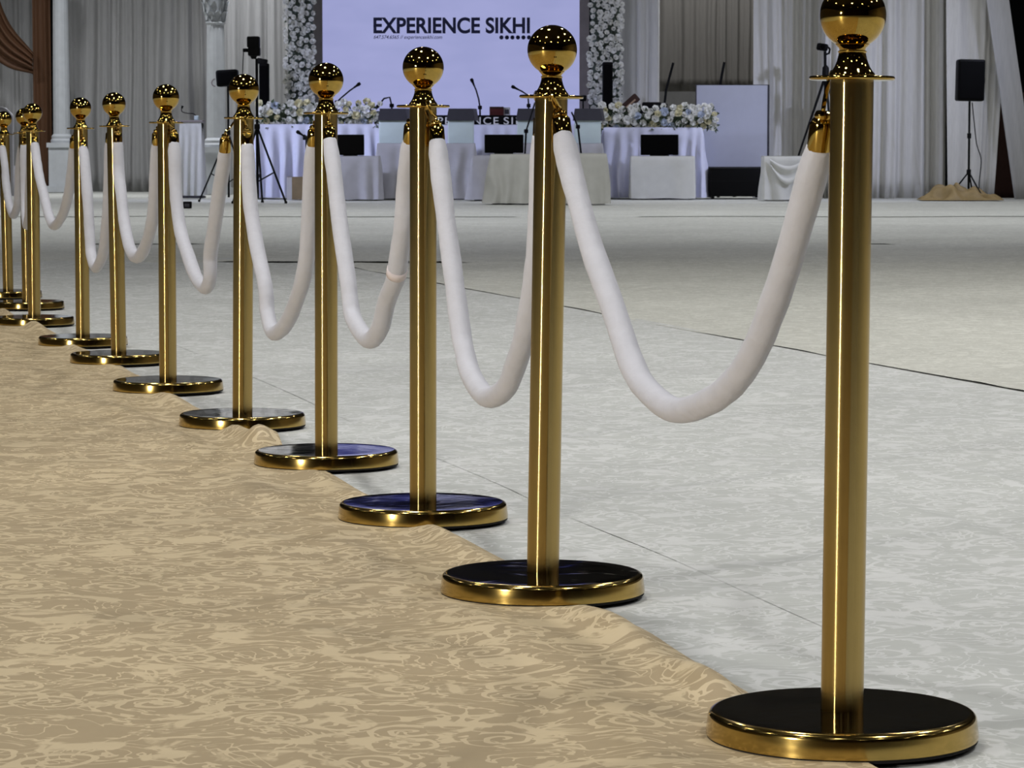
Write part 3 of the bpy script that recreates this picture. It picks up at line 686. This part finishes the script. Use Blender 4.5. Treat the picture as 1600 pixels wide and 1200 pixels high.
def skirted_table(label, px0, px1, pytop, Y, d, seed, folds=5.0):
    x0, x1 = X(px0, Y), X(px1, Y); zt = Z(pytop, Y)
    t = thing('skirted_table', label, 'table', ((x0 + x1) / 2, Y + d / 2, 0.016)); w = x1 - x0; zt -= 0.016
    MB().rbox(-w / 2 + 0.01, w / 2 - 0.01, -d / 2 + 0.01, d / 2 - 0.01, zt - 0.03, zt + 0.008, 0.008).build('tabletop', M['table_cloth'], t)
    draped(MB(), w, d, 0.0, zt, 0.12, folds, 0.0, seed, n=460).build('skirt', M['table_cloth'], t, angle=None)
    for sx in (-1, 1):
        for sy in (-1, 1): MB().tube([(sx * (w / 2 - 0.1), sy * (d / 2 - 0.08), 0), (sx * (w / 2 - 0.1), sy * (d / 2 - 0.08), zt - 0.03)], 0.02).build('leg', M['dark_metal'], t)
    return zt + 0.016
YT = 45.0
zt = skirted_table('long lilac-white skirted table under the left flower garland', 400, 606, 195, YT, 0.6, 21)
garland('white and yellow rose garland along the left skirted table', 402, 594, zt + 0.03, YT + 0.14, 31, 70, 0)
zt2 = skirted_table('lilac-white skirted table under the right flower garland', 943, 1097, 200, YT, 0.6, 22)
garland('white and yellow rose garland along the right skirted table', 938, 1117, zt2 + 0.03, YT + 0.14, 32, 66, 0)
zt3 = skirted_table('lilac-white skirted centre table below the black name banner', 640, 905, 196, YT + 0.5, 0.6, 23)
# black banner board standing on the centre table
t = thing('name_banner', 'black banner with white capital letters standing on the centre table', 'banner', (0, YT + 0.56, zt3 + 0.012)); Yb = YT + 0.56
bx0, bx1 = X(648, Yb), X(846, Yb); bh = Z(180, Yb) - zt3 - 0.012
MB().box(bx0, bx1, 0, 0.03, 0, bh).build('board', M['dark'], t, smooth=False)
for body, pa, pb_ in (('EXPERIENCE', 657, 779), ('SIKHI', 787, 841)):
    a = at(pa, 194.5, Yb); b = at(pb_, 183.0, Yb)
    o = link('lettering', text_mesh('lettering', body, M['white_print'], b.x - a.x, b.z - a.z, bold=0.006, spacing=1.2), t); o.location = (a.x, -0.003, a.z - t.location.z)
MB().box(bx0 + 0.1, bx0 + 0.14, 0.03, 0.14, 0, 0.02).build('foot', M['dark'], t, smooth=False); MB().box(bx1 - 0.14, bx1 - 0.1, 0.03, 0.14, 0, 0.02).build('foot', M['dark'], t, smooth=False)

def covered_box(name, label, cat, px0, px1, pytop, pybot, d, mname, seed, amp=0.02, folds=3.0, flare=0.02, group=None, over=None):
    Y = floor_at(800, pybot).y; x0, x1 = X(px0, Y), X(px1, Y); zt = Z(pytop, Y) - 0.016
    t = thing(name, label, cat, ((x0 + x1) / 2, Y + d / 2 + 0.03, 0.016), 0, group); w = x1 - x0
    MB().rbox(-w / 2 + 0.015, w / 2 - 0.015, -d / 2 + 0.015, d / 2 - 0.015, 0, zt - 0.004, 0.02).build('body', M['dark'], t)
    draped(MB(), w, d, 0.0, zt, amp, folds, flare, seed).build('cloth_cover', M[mname], t, angle=None)
    return t, Y + d / 2 + 0.03, zt + 0.03, w
bA = covered_box('covered_bench', 'low grey-white cloth-covered bench in front of the left skirted table', 'bench', 522, 592, 245, 314.5, 0.5, 'cover_grey', 41, 0.05, 3.6)
bB = covered_box('covered_bench', 'low cloth-covered bench left of the centre monitor', 'bench', 738, 806, 244, 315, 0.5, 'cover_grey', 42, 0.07, 4, 0.03)
bC = covered_box('covered_bench', 'bright white cloth-covered bench foremost of the stage pieces', 'bench', 766, 842, 242, 321, 0.5, 'cover', 43, 0.075, 4.2, 0.03)
bD = covered_box('covered_bench', 'cream cloth-covered bench seen behind the largest rope', 'bench', 872, 948, 241, 321.5, 0.5, 'cover', 44, 0.06, 3.4, 0.0)
bE = covered_box('covered_bench', 'square white cloth-covered box in front of the right skirted table', 'bench', 986, 1086, 245, 313, 0.42, 'cover', 45, 0.012, 2.0, 0.012)
bF = covered_box('covered_bench', 'small crumpled white cloth-covered box beside the black case', 'bench', 1194, 1268, 245, 315, 0.5, 'cover', 46, 0.05, 3.6, 0.01)
def swag_on(parent, w, zt, d, seed):
    def fn(u, v):
        x = -w / 2 + w * u; sag = math.sin(PI * u); z = zt - 0.03 - v * 0.10 - sag * (0.10 + 0.16 * v)
        return Vector((x, -d / 2 - 0.035 - 0.02 * math.sin(v * 9) - 0.02 * sag, z))
    MB().grid(fn, 24, 12).build('cloth_swag', M['cover'], parent, angle=None)
swag_on(bF[0], 0.5, bF[2] - 0.03, 0.5, 1)

# seats with a pale mint back panel and a charcoal top, shrouded below
def panel_seat(label, px0, px1, seed, Y=44.1, lean=0.0):
    x0, x1 = X(px0, Y), X(px1, Y); w = x1 - x0; zc = Z(225, Y) - 0.016; zm = Z(188, Y) - 0.016; zt = Z(169, Y) - 0.016
    t = thing('shrouded_stand', label, 'stand', ((x0 + x1) / 2, Y + 0.3, 0.016), 0, 'shrouded stands with charcoal tops')
    MB().rbox(-w / 2 + 0.03, w / 2 - 0.03, -0.24, 0.24, 0, zc - 0.01, 0.02).build('body', M['dark'], t)
    draped(MB(), w, 0.54, 0.0, zc, 0.06, 4.2, 0.03, seed).build('cloth_cover', M['cover_grey'], t, angle=None)
    Mx = Matrix.Translation((0, -0.02, zc)) @ Matrix.Rotation(-0.12, 4, 'X')
    MB().rbox(-w / 2 + 0.02, w / 2 - 0.02, -0.05, 0.08, -0.01, zm - zc, 0.015, Mx).build('mint_panel', M['mint'], t)
    hh = zt - zm; y0 = -0.02 + 0.12 * (zm - zc)
    cp = MB(); a0, a1 = w / 2 + 0.0, w / 2 - 0.03
    cp.add([(-a0, y0 - 0.08, zm - zc + zc), (a0, y0 - 0.08, zm), (a0 + 0.05, y0 + 0.3, zm), (-a0, y0 + 0.3, zm), (-a1, y0 + 0.02, zt), (a1, y0 + 0.02, zt), (a1 + 0.05, y0 + 0.28, zt), (-a1, y0 + 0.28, zt)],
           [(3, 2, 1, 0), (4, 5, 6, 7), (0, 1, 5, 4), (1, 2, 6, 5), (2, 3, 7, 6), (3, 0, 4, 7)])
    cp.build('charcoal_top', M['charcoal'], t, smooth=False)
panel_seat('shrouded stand with mint panel and charcoal top beside the left garland', 589, 636, 51)
panel_seat('shrouded stand with mint panel and charcoal top left of the banner letters NCE', 697, 742, 52)
panel_seat('shrouded stand with mint panel and charcoal top behind the second stanchion', 806, 852, 53)
panel_seat('shrouded stand with mint panel and charcoal top beside the right garland', 896, 942, 54)

# black monitors on the benches
def monitor(label, px0, px1, pyt, pyb, bench):
    _, Y, zb, _w = bench; x0, x1 = X(px0, Y), X(px1, Y); w = x1 - x0; zt = Z(pyt, Y); z0 = Z(pyb, Y)
    t = thing('monitor', label, 'monitor', ((x0 + x1) / 2, Y, zb - 0.002), 0, 'black monitors on covered benches'); h = zt - zb
    MB().rbox(-w / 2, w / 2, 0.0, 0.05, max(0.012, min(0.012, z0 - zb)), h, 0.01).build('housing', M['dark'], t)
    MB().box(-w / 2 + 0.015, w / 2 - 0.015, -0.003, 0.0, max(0.012, min(0.012, z0 - zb)) + 0.015, h - 0.015).build('screen_glass', M['glass_black'], t, smooth=False)
    MB().rbox(-w * 0.25, w * 0.25, -0.05, 0.12, 0, 0.012, 0.005).build('foot', M['dark'], t)
    MB().box(-0.03, 0.03, 0.03, 0.06, 0.01, 0.08).build('neck', M['dark'], t, smooth=False)
monitor('black flat monitor on the bench in front of the left garland table', 526, 569, 210, 242, bA)
monitor('black flat monitor on the centre bench below the banner', 757, 818, 210, 242, bC)
monitor('black flat monitor on the square box below the right garland', 1001, 1060, 210, 243, bE)

# ------------------------------------------------------------------ stage equipment
def tripod(t, hub, foot_r, foot_z, angles, rad, m, brace=True):
    for an in angles:
        f = Vector((foot_r * math.cos(an), foot_r * math.sin(an), 0.012)); h = Vector((0, 0, hub))
        l = MB().tube([h, f], rad).build('leg', m, t)
        MB().tube([f + Vector((0, 0, -0.012)), f + Vector((0, 0, 0.02))], rad * 1.4).build('rubber_foot', M['rubber'], l)
        if brace: MB().tube([Vector((0, 0, hub * 0.28)), h.lerp(f, 0.6)], rad * 0.7).build('brace', m, t)
def pole_stand(name, label, px, pybot, ztop, hub, foot_r, angles, rad=0.018, collar=None, lean=0.0):
    Y = floor_at(800, pybot).y; t = thing(name, label, 'stand', (X(px, Y), Y, 0.016))
    MB().tube([(0.05 * lean, 0, 0.06), (0, 0, ztop - 0.016)], rad).build('pole', M['dark_metal'], t)
    if collar: MB().lathe([(rad, collar - 0.04), (rad * 1.8, collar - 0.035), (rad * 1.8, collar + 0.035), (rad, collar + 0.04)], 12).build('collar', M['dark_metal'], t)
    MB().lathe([(rad, hub - 0.04), (rad * 2, hub - 0.03), (rad * 2, hub + 0.03), (rad, hub + 0.04)], 12).build('hub', M['dark_metal'], t)
    tripod(t, hub, foot_r, 0, angles, rad * 0.75, M['dark_metal'])
    return t, Y
# right-hand loudspeaker on a tripod
Yr = floor_at(800, 314).y
pole_stand('speaker_stand', 'black tripod stand carrying the right-hand speaker over gold cloth', 1514, 314, Z(158, Yr) + 0.05, 0.40, 0.34, (3.5, 5.25, 1.2), 0.016, collar=Z(214, Yr))
def cabinet(label, px0, px1, py0, py1, Y, tilt=0.0, d=0.3):
    x0, x1 = X(px0, Y), X(px1, Y); w = x1 - x0; zb = Z(py1, Y); h = Z(py0, Y) - zb
    t = thing('loudspeaker', label, 'speaker', ((x0 + x1) / 2, Y, zb)); Mx = Matrix.Rotation(tilt, 4, 'Y')
    t.rotation_euler = (0, tilt, 0)
    MB().rbox(-w / 2, w / 2, -d * 0.45, d * 0.55, 0, h, 0.03).build('cabinet', M['dark'], t)
    MB().rbox(-w / 2 + 0.02, w / 2 - 0.02, -d * 0.45 - 0.015, -d * 0.45 + 0.01, 0.03, h - 0.03, 0.012).build('grille', M['grille'], t)
    MB().rbox(w / 2 - 0.01, w / 2 + 0.012, -0.06, 0.06, h * 0.42, h * 0.58, 0.01).build('handle', M['dark'], t)
    MB().lathe([(0.03, -0.0), (0.03, 0.02)], 12).build('pole_socket', M['dark_metal'], t)
    return t
cabinet('black loudspeaker high on a tripod stand at the right', 1493, 1535, 93, 158, Yr, 0.02)
pth = catmull([at(1519, 160, Yr + 0.15), at(1522, 190, Yr + 0.14), at(1526, 225, Yr + 0.12), at(1533, 250, Yr + 0.1), at(1530, 285, Yr + 0.1), at(1530, 309, Yr + 0.1)], 6)
tag(MB().tube(pth, 0.008, 6).build('speaker_cable', M['dark']), 'thin black cable hanging from the right-hand loudspeaker', 'cable')
# left: square speaker on stand, lamp on stand
Yl = floor_at(800, 317).y
pole_stand('speaker_stand', 'black tripod stand carrying the small square speaker at the left', 357, 317, Z(136, Yl) + 0.04, 0.95, 0.42, (3.5, 4.6, 0.9), 0.015)
t = cabinet('small black square speaker on a stand in front of the plaster column', 340, 374, 109, 135, Yl, -0.06, 0.22)
MB().tube([Vector((-0.17 - 0.05 * math.sin(q), -0.02, 0.06 + 0.05 * math.cos(q))) for q in [k * PI / 8 for k in range(9)]], 0.008).build('bracket', M['pilaster'], t)
Ys = floor_at(800, 319.5).y
pole_stand('light_stand', 'tall black tripod light stand in front of the left garland table', 402, 319.5, Z(92, Ys) + 0.005, 1.02, 0.42, (3.9, 5.9, 1.5), 0.019)
x0, x1 = X(387.5, Ys), X(407, Ys); zb, zt_ = Z(91, Ys), Z(57, Ys)
t = thing('stage_lamp', 'black boxy stage lamp on top of the tall light stand', 'lamp', ((x0 + x1) / 2, Ys, zb)); w = x1 - x0; h = zt_ - zb
MB().rbox(-w / 2, w / 2, -0.09, 0.09, h * 0.48, h, 0.02).build('lamp_head', M['dark'], t)
MB().rbox(-w / 2 + 0.012, w / 2 + 0.005, -0.08, 0.08, h * 0.1, h * 0.52, 0.02).build('lamp_base', M['dark'], t)
MB().lathe([(0.03, -0.01), (0.05, h * 0.12), (0.02, h * 0.14)], 14).build('spigot', M['dark_metal'], t)
MB().rbox(-w / 2 - 0.06, -w / 2 + 0.01, -0.03, 0.03, h * 0.28, h * 0.45, 0.012).build('knob', M['dark'], t)
MB().tube(catmull([(-w / 2 - 0.05, 0, h * 0.3), (-w / 2 - 0.065, 0, -0.2), (-w / 2 - 0.055, 0, -0.62)], 8), 0.006).build('cable', M['dark'], t)
# slim column loudspeakers standing behind the tables
def line_array(label, px0, px1, pyt, Y, cap=True):
    x0, x1 = X(px0, Y), X(px1, Y); w = x1 - x0; zt = Z(pyt, Y) - 0.016
    t = thing('column_speaker', label, 'speaker', ((x0 + x1) / 2, Y, 0.016))
    MB().rbox(-w / 2, w / 2, -0.08, 0.1, 0.55, zt, 0.02).build('cabinet', M['dark'], t)
    MB().rbox(-w / 2 + 0.012, w / 2 - 0.012, -0.092, -0.07, 0.58, zt - 0.04, 0.01).build('grille', M['grille'], t)
    MB().rbox(-w * 0.9, w * 0.9, -0.18, 0.18, 0, 0.55, 0.02).build('subwoofer', M['dark'], t)
    if cap:
        Mx = Matrix.Translation((-0.02, 0, zt)) @ Matrix.Rotation(0.2, 4, 'Y')
        MB().rbox(-w / 2 - 0.02, w / 2 - 0.01, -0.07, 0.08, -0.02, 0.07, 0.015, Mx).build('top_bracket', M['dark_metal'], t)
line_array('slim black column speaker beside the left flower pillar', 406, 421, 99, 46.15)
line_array('slim black column speaker in front of the right flower pillar', 941, 957, 97, 46.15, False)

# lectern with gooseneck microphone
Yc = floor_at(800, 311.5).y; x0, x1 = X(278, Yc), X(317, Yc); w = x1 - x0; zl = Z(191, Yc) - 0.016
t = thing('lectern', 'narrow white-draped lectern in front of the grey drapes', 'lectern', ((x0 + x1) / 2, Yc + 0.2, 0.016))
MB().rbox(-w / 2 + 0.02, w / 2 - 0.02, -0.15, 0.15, 0, zl - 0.01, 0.01).build('body', M['dark'], t)
draped(MB(), w - 0.05, 0.34, 0.03, zl - 0.01, 0.05, 9, 0.0, 61, n=300).build('cloth_cover', M['cover'], t, angle=None)
MB().rbox(-w / 2 - 0.02, w / 2, -0.2, 0.2, zl, zl + 0.03, 0.008).build('top_board', M['pilaster'], t)
MB().rbox(-w / 2, w / 2, -0.2, 0.2, 0.0, 0.03, 0.008).build('plinth', M['charcoal'], t)
c = Vector(((x0 + x1) / 2, Yc + 0.2, 0.016 + zl + 0.03))
t = thing('gooseneck_microphone', 'thin gooseneck microphone bending over the draped lectern', 'microphone', c)
MB().rbox(0.04, 0.11, -0.04, 0.04, 0, 0.07, 0.015).build('base', M['mint'], t)
gl = catmull([(0.07, 0, 0.07), (0.02, 0, 0.10), (-0.06, 0, 0.105), (-0.14, 0, 0.13), (-0.145, 0, 0.18)], 6)
MB().tube(gl, 0.007).build('gooseneck', M['dark_metal'], t); MB().tube([(-0.145, 0, 0.175), (-0.13, 0, 0.215)], [0.012, 0.018]).build('capsule', M['dark'], t)
Yk = floor_at(800, 328).y
t = thing('floor_box', 'little black box lying on the white floor below the lectern', 'box', (X(291.5, Yk), Yk + 0.05, 0.016))
MB().rbox(-0.05, 0.05, -0.05, 0.05, 0, 0.085, 0.01).build('housing', M['dark'], t); MB().rbox(-0.03, 0.03, -0.055, -0.048, 0.02, 0.06, 0.003).build('socket_plate', M['charcoal'], t)

# cardboard box and the dark gear beside it
Yx = floor_at(800, 313.5).y; x0, x1 = X(448, Yx), X(478, Yx); w = x1 - x0; zc = Z(277, Yx) - 0.016
t = thing('cardboard_box', 'brown cardboard box on the floor before the left skirted table', 'box', ((x0 + x1) / 2, Yx + 0.17, 0.016))
for v in (MB().box(-w / 2, w / 2, -0.14, 0.14, 0, zc),): v.build('carton', M['card'], t, smooth=False)
MB().box(-w / 2, w / 2, -0.142, -0.001, zc, zc + 0.004).build('flap', M['card'], t, smooth=False); MB().box(-w / 2, w / 2, 0.001, 0.142, zc, zc + 0.004).build('flap', M['card'], t, smooth=False)
MB().box(-w / 2 - 0.004, -w / 2 + 0.07, -0.1425, -0.139, 0.0, zc - 0.001).build('light_side', M['cover_grey'], t, smooth=False)  # carton's light side, painted as a pale strip on its front

def mic_stand(label, pts, Y, base_px, mic=True, rad=0.014, legs=True, leg_r=0.26, cat='microphone stand', z0=0.016):
    """pts: polyline (pixels) of pole and boom top-down; foot at base_px"""
    xb = X(base_px, Y); t = thing('microphone_stand', label, cat, (xb, Y, z0)); P = [at(a, b, Y) - Vector((xb, Y, z0)) for a, b in pts]
    MB().tube([(0, 0, 0.05), P[0]], rad).build('pole', M['dark_metal'], t)
    MB().tube(P, rad * 0.85).build('boom', M['dark_metal'], t)
    MB().lathe([(rad, -0.03), (rad * 2.2, -0.025), (rad * 2.2, 0.025), (rad, 0.03)], 10, Matrix.Translation(P[0])).build('clutch', M['dark'], t)
    if mic:
        d = (P[-1] - P[-2]).normalized(); MB().tube([P[-1], P[-1] + d * 0.05, P[-1] + d * 0.09, P[-1] + d * 0.12], [0.014, 0.018, 0.03, 0.02], 10).build('microphone', M['dark'], t)
    if legs: tripod(t, 0.14, leg_r, 0, (0.4, 2.5, 4.6), rad * 0.8, M['dark_metal'], False)
    return t
mic_stand('black boom microphone stand rising behind the left garland', [(526, 160), (533, 153), (546, 142), (553, 137)], 46.0, 524)
mic_stand('black boom microphone stand in front of the screen above letters NCE', [(750, 168), (748, 155), (744, 141), (741, 134)], 46.5, 751)
mic_stand('small black microphone stand with a hooked top beside the left charcoal top', [(612, 165), (609, 152), (600, 154), (596, 159)], 46.5, 613, rad=0.016)
mic_stand('black microphone stand seen just left of the second stanchion', [(826, 165), (825, 149), (816, 143), (810, 140)], 46.5, 826)
mic_stand('black slanting boom stand reaching the centre monitor', [(822, 205), (836, 160)], 43.75, 817, mic=False, leg_r=0.15)
mic_stand('black slanting boom stand in front of the rightmost mint panel', [(903, 198), (893, 175)], 43.75, 916, mic=False, leg_r=0.15)
mic_stand('tall black slanting pole stand rising from the right garland', [(1038, 165), (1041, 140), (1052, 98)], 46.4, 1036, leg_r=0.15, mic=False, rad=0.022)
mic_stand('short black slanting pole stand behind the white panel', [(1125, 135), (1128, 116), (1132, 97)], 46.4, 1124, mic=False, rad=0.024)
mic_stand('black microphone stand with bulky head beside the fourth stanchion', [(480, 216), (474, 212)], 44.5, 481, mic=True, rad=0.03)

# small things on the centre table, instrument behind the right garland
Yq = YT + 0.85
t = thing('instrument_case', 'dark red box on the centre table behind the banner', 'box', (X(776, Yq), Yq, zt3 + 0.012)); w = X(788, Yq) - X(766, Yq); h = Z(168, Yq) - zt3
MB().rbox(-w / 2, w / 2, -0.08, 0.12, 0, h, 0.012).build('body', M['red'], t); MB().rbox(-w / 2, w / 2, -0.085, 0.125, h - 0.03, h, 0.006).build('lid', M['wood'], t)
t = thing('small_box', 'little grey box beside the dark red box behind the banner', 'box', (X(792, Yq), Yq, zt3 + 0.012)); 
MB().rbox(-0.05, 0.05, -0.05, 0.05, 0, h - 0.01, 0.01).build('body', M['cover_grey'], t); MB().rbox(-0.03, 0.03, -0.056, -0.048, h - 0.11, h - 0.04, 0.01).build('dial', M['charcoal'], t)
Yi = 45.95
t = thing('hand_organ', 'dark brown hand organ with a tan strip leaning behind the right garland', 'instrument', (X(983, Yi), Yi, 0.016))
zi = Z(166, Yi)
MB().rbox(-0.2, 0.2, -0.15, 0.15, 0, zi - 0.05, 0.02).build('support_case', M['dark'], t)
Mx = Matrix.Translation((0.0, 0, zi + 0.03)) @ Matrix.Rotation(-0.72, 4, 'Y')
MB().rbox(-0.24, 0.16, -0.14, 0.14, -0.07, 0.06, 0.02, Mx).build('body', M['wood'], t); MB().rbox(-0.2, 0.1, -0.146, -0.138, -0.03, -0.005, 0.003, Mx).build('trim_strip', M['stripe'], t)
MB().rbox(0.02, 0.2, -0.13, 0.13, -0.1, 0.02, 0.05, Matrix.Translation((0.02, 0, zi + 0.1)) @ Matrix.Rotation(0.7, 4, 'Y')).build('bellows', M['dark'], t)
t = thing('mixing_desk', 'low black mixing desk behind the right garland', 'equipment', (X(1018, Yi), Yi, 0.016))
MB().rbox(-0.14, 0.14, -0.15, 0.15, zi - 0.12, zi + 0.045, 0.02).build('desk', M['dark'], t); MB().box(-0.12, 0.12, -0.12, 0.12, 0, zi - 0.12).build('support', M['dark'], t, smooth=False)
Yo = 46.0
t = thing('stage_camera', 'small black camera on the right edge of the centre table', 'camera', (X(911, Yo - 0.4), Yo - 0.4, zt3 + 0.012)); zz = Z(150, Yo - 0.4) - zt3
MB().tube([(0, 0, 0), (0, 0, zz - 0.08)], 0.012).build('post', M['dark_metal'], t); MB().rbox(-0.05, 0.05, -0.07, 0.07, zz - 0.09, zz, 0.02).build('body', M['dark'], t); MB().lathe([(0.08, 0), (0.08, 0.012), (0.02, 0.02)], 16).build('foot', M['dark_metal'], t)

# white panel on a black road case
Yp = 44.9
x0, x1 = X(1108, Yp), X(1197, Yp); zc = Z(262, Yp) - 0.016
t = thing('road_case', 'black equipment case under the large white panel', 'case', ((x0 + x1) / 2, Yp + 0.5, 0.016)); w = x1 - x0
MB().rbox(-w / 2, w / 2, -0.5, 0.5, 0.03, zc, 0.015).build('body', M['dark'], t)
MB().box(-w / 2 - 0.002, w / 2 + 0.002, -0.503, 0.503, zc * 0.55, zc * 0.58).build('rim_band', M['dark_metal'], t, smooth=False)
for sx in (-1, 1):
    for sy in (-1, 1): MB().lathe([(0.025, 0), (0.025, 0.035)], 12, Matrix.Translation((sx * (w / 2 - 0.06), sy * 0.42, 0))).build('castor', M['rubber'], t)
Yp += 0.75; x0, x1 = X(1087, Yp), X(1202, Yp); zt_ = Z(132, Yp); w = x1 - x0; h = zt_ - zc - 0.018
t = thing('display_panel', 'large plain white panel standing on the black case', 'panel', ((x0 + x1) / 2, Yp + 0.05, zc + 0.017))
MB().box(-w / 2 + 0.012, w / 2 - 0.02, -0.02, 0.03, 0.01, h - 0.01).build('board', M['panel_white'], t, smooth=False)
fr = MB().box(-w / 2, -w / 2 + 0.012, -0.022, 0.05, 0, h); fr.box(w / 2 - 0.03, w / 2, -0.022, 0.05, 0, h); fr.box(-w / 2, w / 2, -0.018, 0.05, h - 0.01, h); fr.box(-w / 2, w / 2, -0.022, 0.05, 0, 0.01)
fr.build('frame', M['charcoal'], t, smooth=False)
for s in (-0.35, 0.35): MB().box(s - 0.02, s + 0.02, 0.03, 0.2, 0, 0.02).build('foot', M['dark_metal'], t, smooth=False)

# camera tripod by the right drape
Yv = 45.6; hubz = Z(118, Yv)
t = thing('camera_tripod', 'black camera tripod left of the nearest stanchion\'s top', 'tripod', (X(1289, Yv), Yv, 0.016))
MB().tube([(0, 0, hubz - 0.3), (-0.01, 0, Z(82, Yv))], 0.022).build('centre_column', M['dark_metal'], t)
MB().lathe([(0.02, hubz - 0.08), (0.055, hubz - 0.05), (0.05, hubz + 0.1), (0.02, hubz + 0.14)], 12).build('hub', M['dark_metal'], t)
for (dx, dy) in ((-0.62, -0.2), (0.12, -0.55), (0.55, 0.1)):
    MB().tube([(0, 0, hubz - 0.016), (dx * 0.5, dy * 0.5, hubz * 0.5), (dx, dy, 0.012)], [0.022, 0.016, 0.012]).build('leg', M['dark_metal'], t)
t = thing('video_camera', 'black video camera drooping on the tripod beside the nearest stanchion', 'camera', (X(1286, Yv), Yv, Z(82, Yv)))
MB().rbox(-0.12, 0.05, -0.05, 0.05, 0.02, 0.13, 0.03, Matrix.Rotation(0.15, 4, 'Y')).build('body', M['dark'], t)
MB().tube([(0.03, 0, 0.11), (0.09, 0, 0.05), (0.08, 0, -0.01), (0.03, 0, -0.03)], 0.016).build('grip', M['dark'], t)
MB().lathe([(0.035, 0), (0.04, 0.08)], 14, Matrix.Translation((-0.03, -0.05, 0.08)) @ Matrix.Rotation(PI / 2, 4, 'X')).build('lens', M['glass_black'], t)

# gold cloth heaped on the floor at right
Yg = floor_at(800, 315).y + 0.4; gx0, gx1 = X(1436, Yg), X(1566, Yg)
def heap():
    def fn(u, v):
        x = gx0 + (gx1 - gx0) * u; y = Yg - 0.35 + 0.75 * v; e = (math.sin(PI * min(1, max(0, u))) ** 0.6) * math.sin(PI * min(1, max(0, v))) ** 0.7
        r = 0.07 + 0.065 * math.sin(y * 22 + x * 9 + 7 * nz(x * 1.9, y * 1.9, 3)) + 0.035 * math.sin(x * 21 - y * 12 + 5 * nz(x, y, 9)) + 0.07 * abs(nz(x * 3 - y * 2, y * 4, 7)) + 0.02 * nz(x * 11, y * 8, 2)
        return Vector((x + 0.06 * nz(x * 4, y * 4, 1), y, 0.017 + max(0, e * r * (1.25 + 0.25 * math.sin(u * 5)))))
    return MB().grid(fn, 110, 44)
tag(heap().build('cloth_heap', M['drape_gold'], angle=None), 'crumpled heap of dull gold cloth on the floor under the right-hand speaker', 'cloth')

# covered chair cut by the left picture edge
Yh = floor_at(800, 309).y; x0, x1 = X(-26, Yh), X(18, Yh); w = x1 - x0; zz = Z(167, Yh) - 0.016
t = thing('covered_chair', 'white covered chair with rounded back at the left picture edge', 'chair', ((x0 + x1) / 2, Yh + 0.3, 0.016))
draped(MB(), w, 0.45, 0.0, 0.46, 0.03, 4, 0.02, 71).build('seat_cover', M['cover_grey'], t, angle=None)
def bk(u, v):
    x = (u - 0.5) * w; top = zz - 0.14 * (abs(u - 0.5) * 2) ** 3
    return Vector((x, -0.25 + 0.05 * math.cos((u - 0.5) * PI) + 0.02 * nz(u * 5, v * 3), 0.05 + (top - 0.05) * v))
o = MB().grid(bk, 24, 20).build('back_cover', M['cover_grey'], t, angle=None); o.modifiers.new('thickness', 'SOLIDIFY').thickness = 0.05
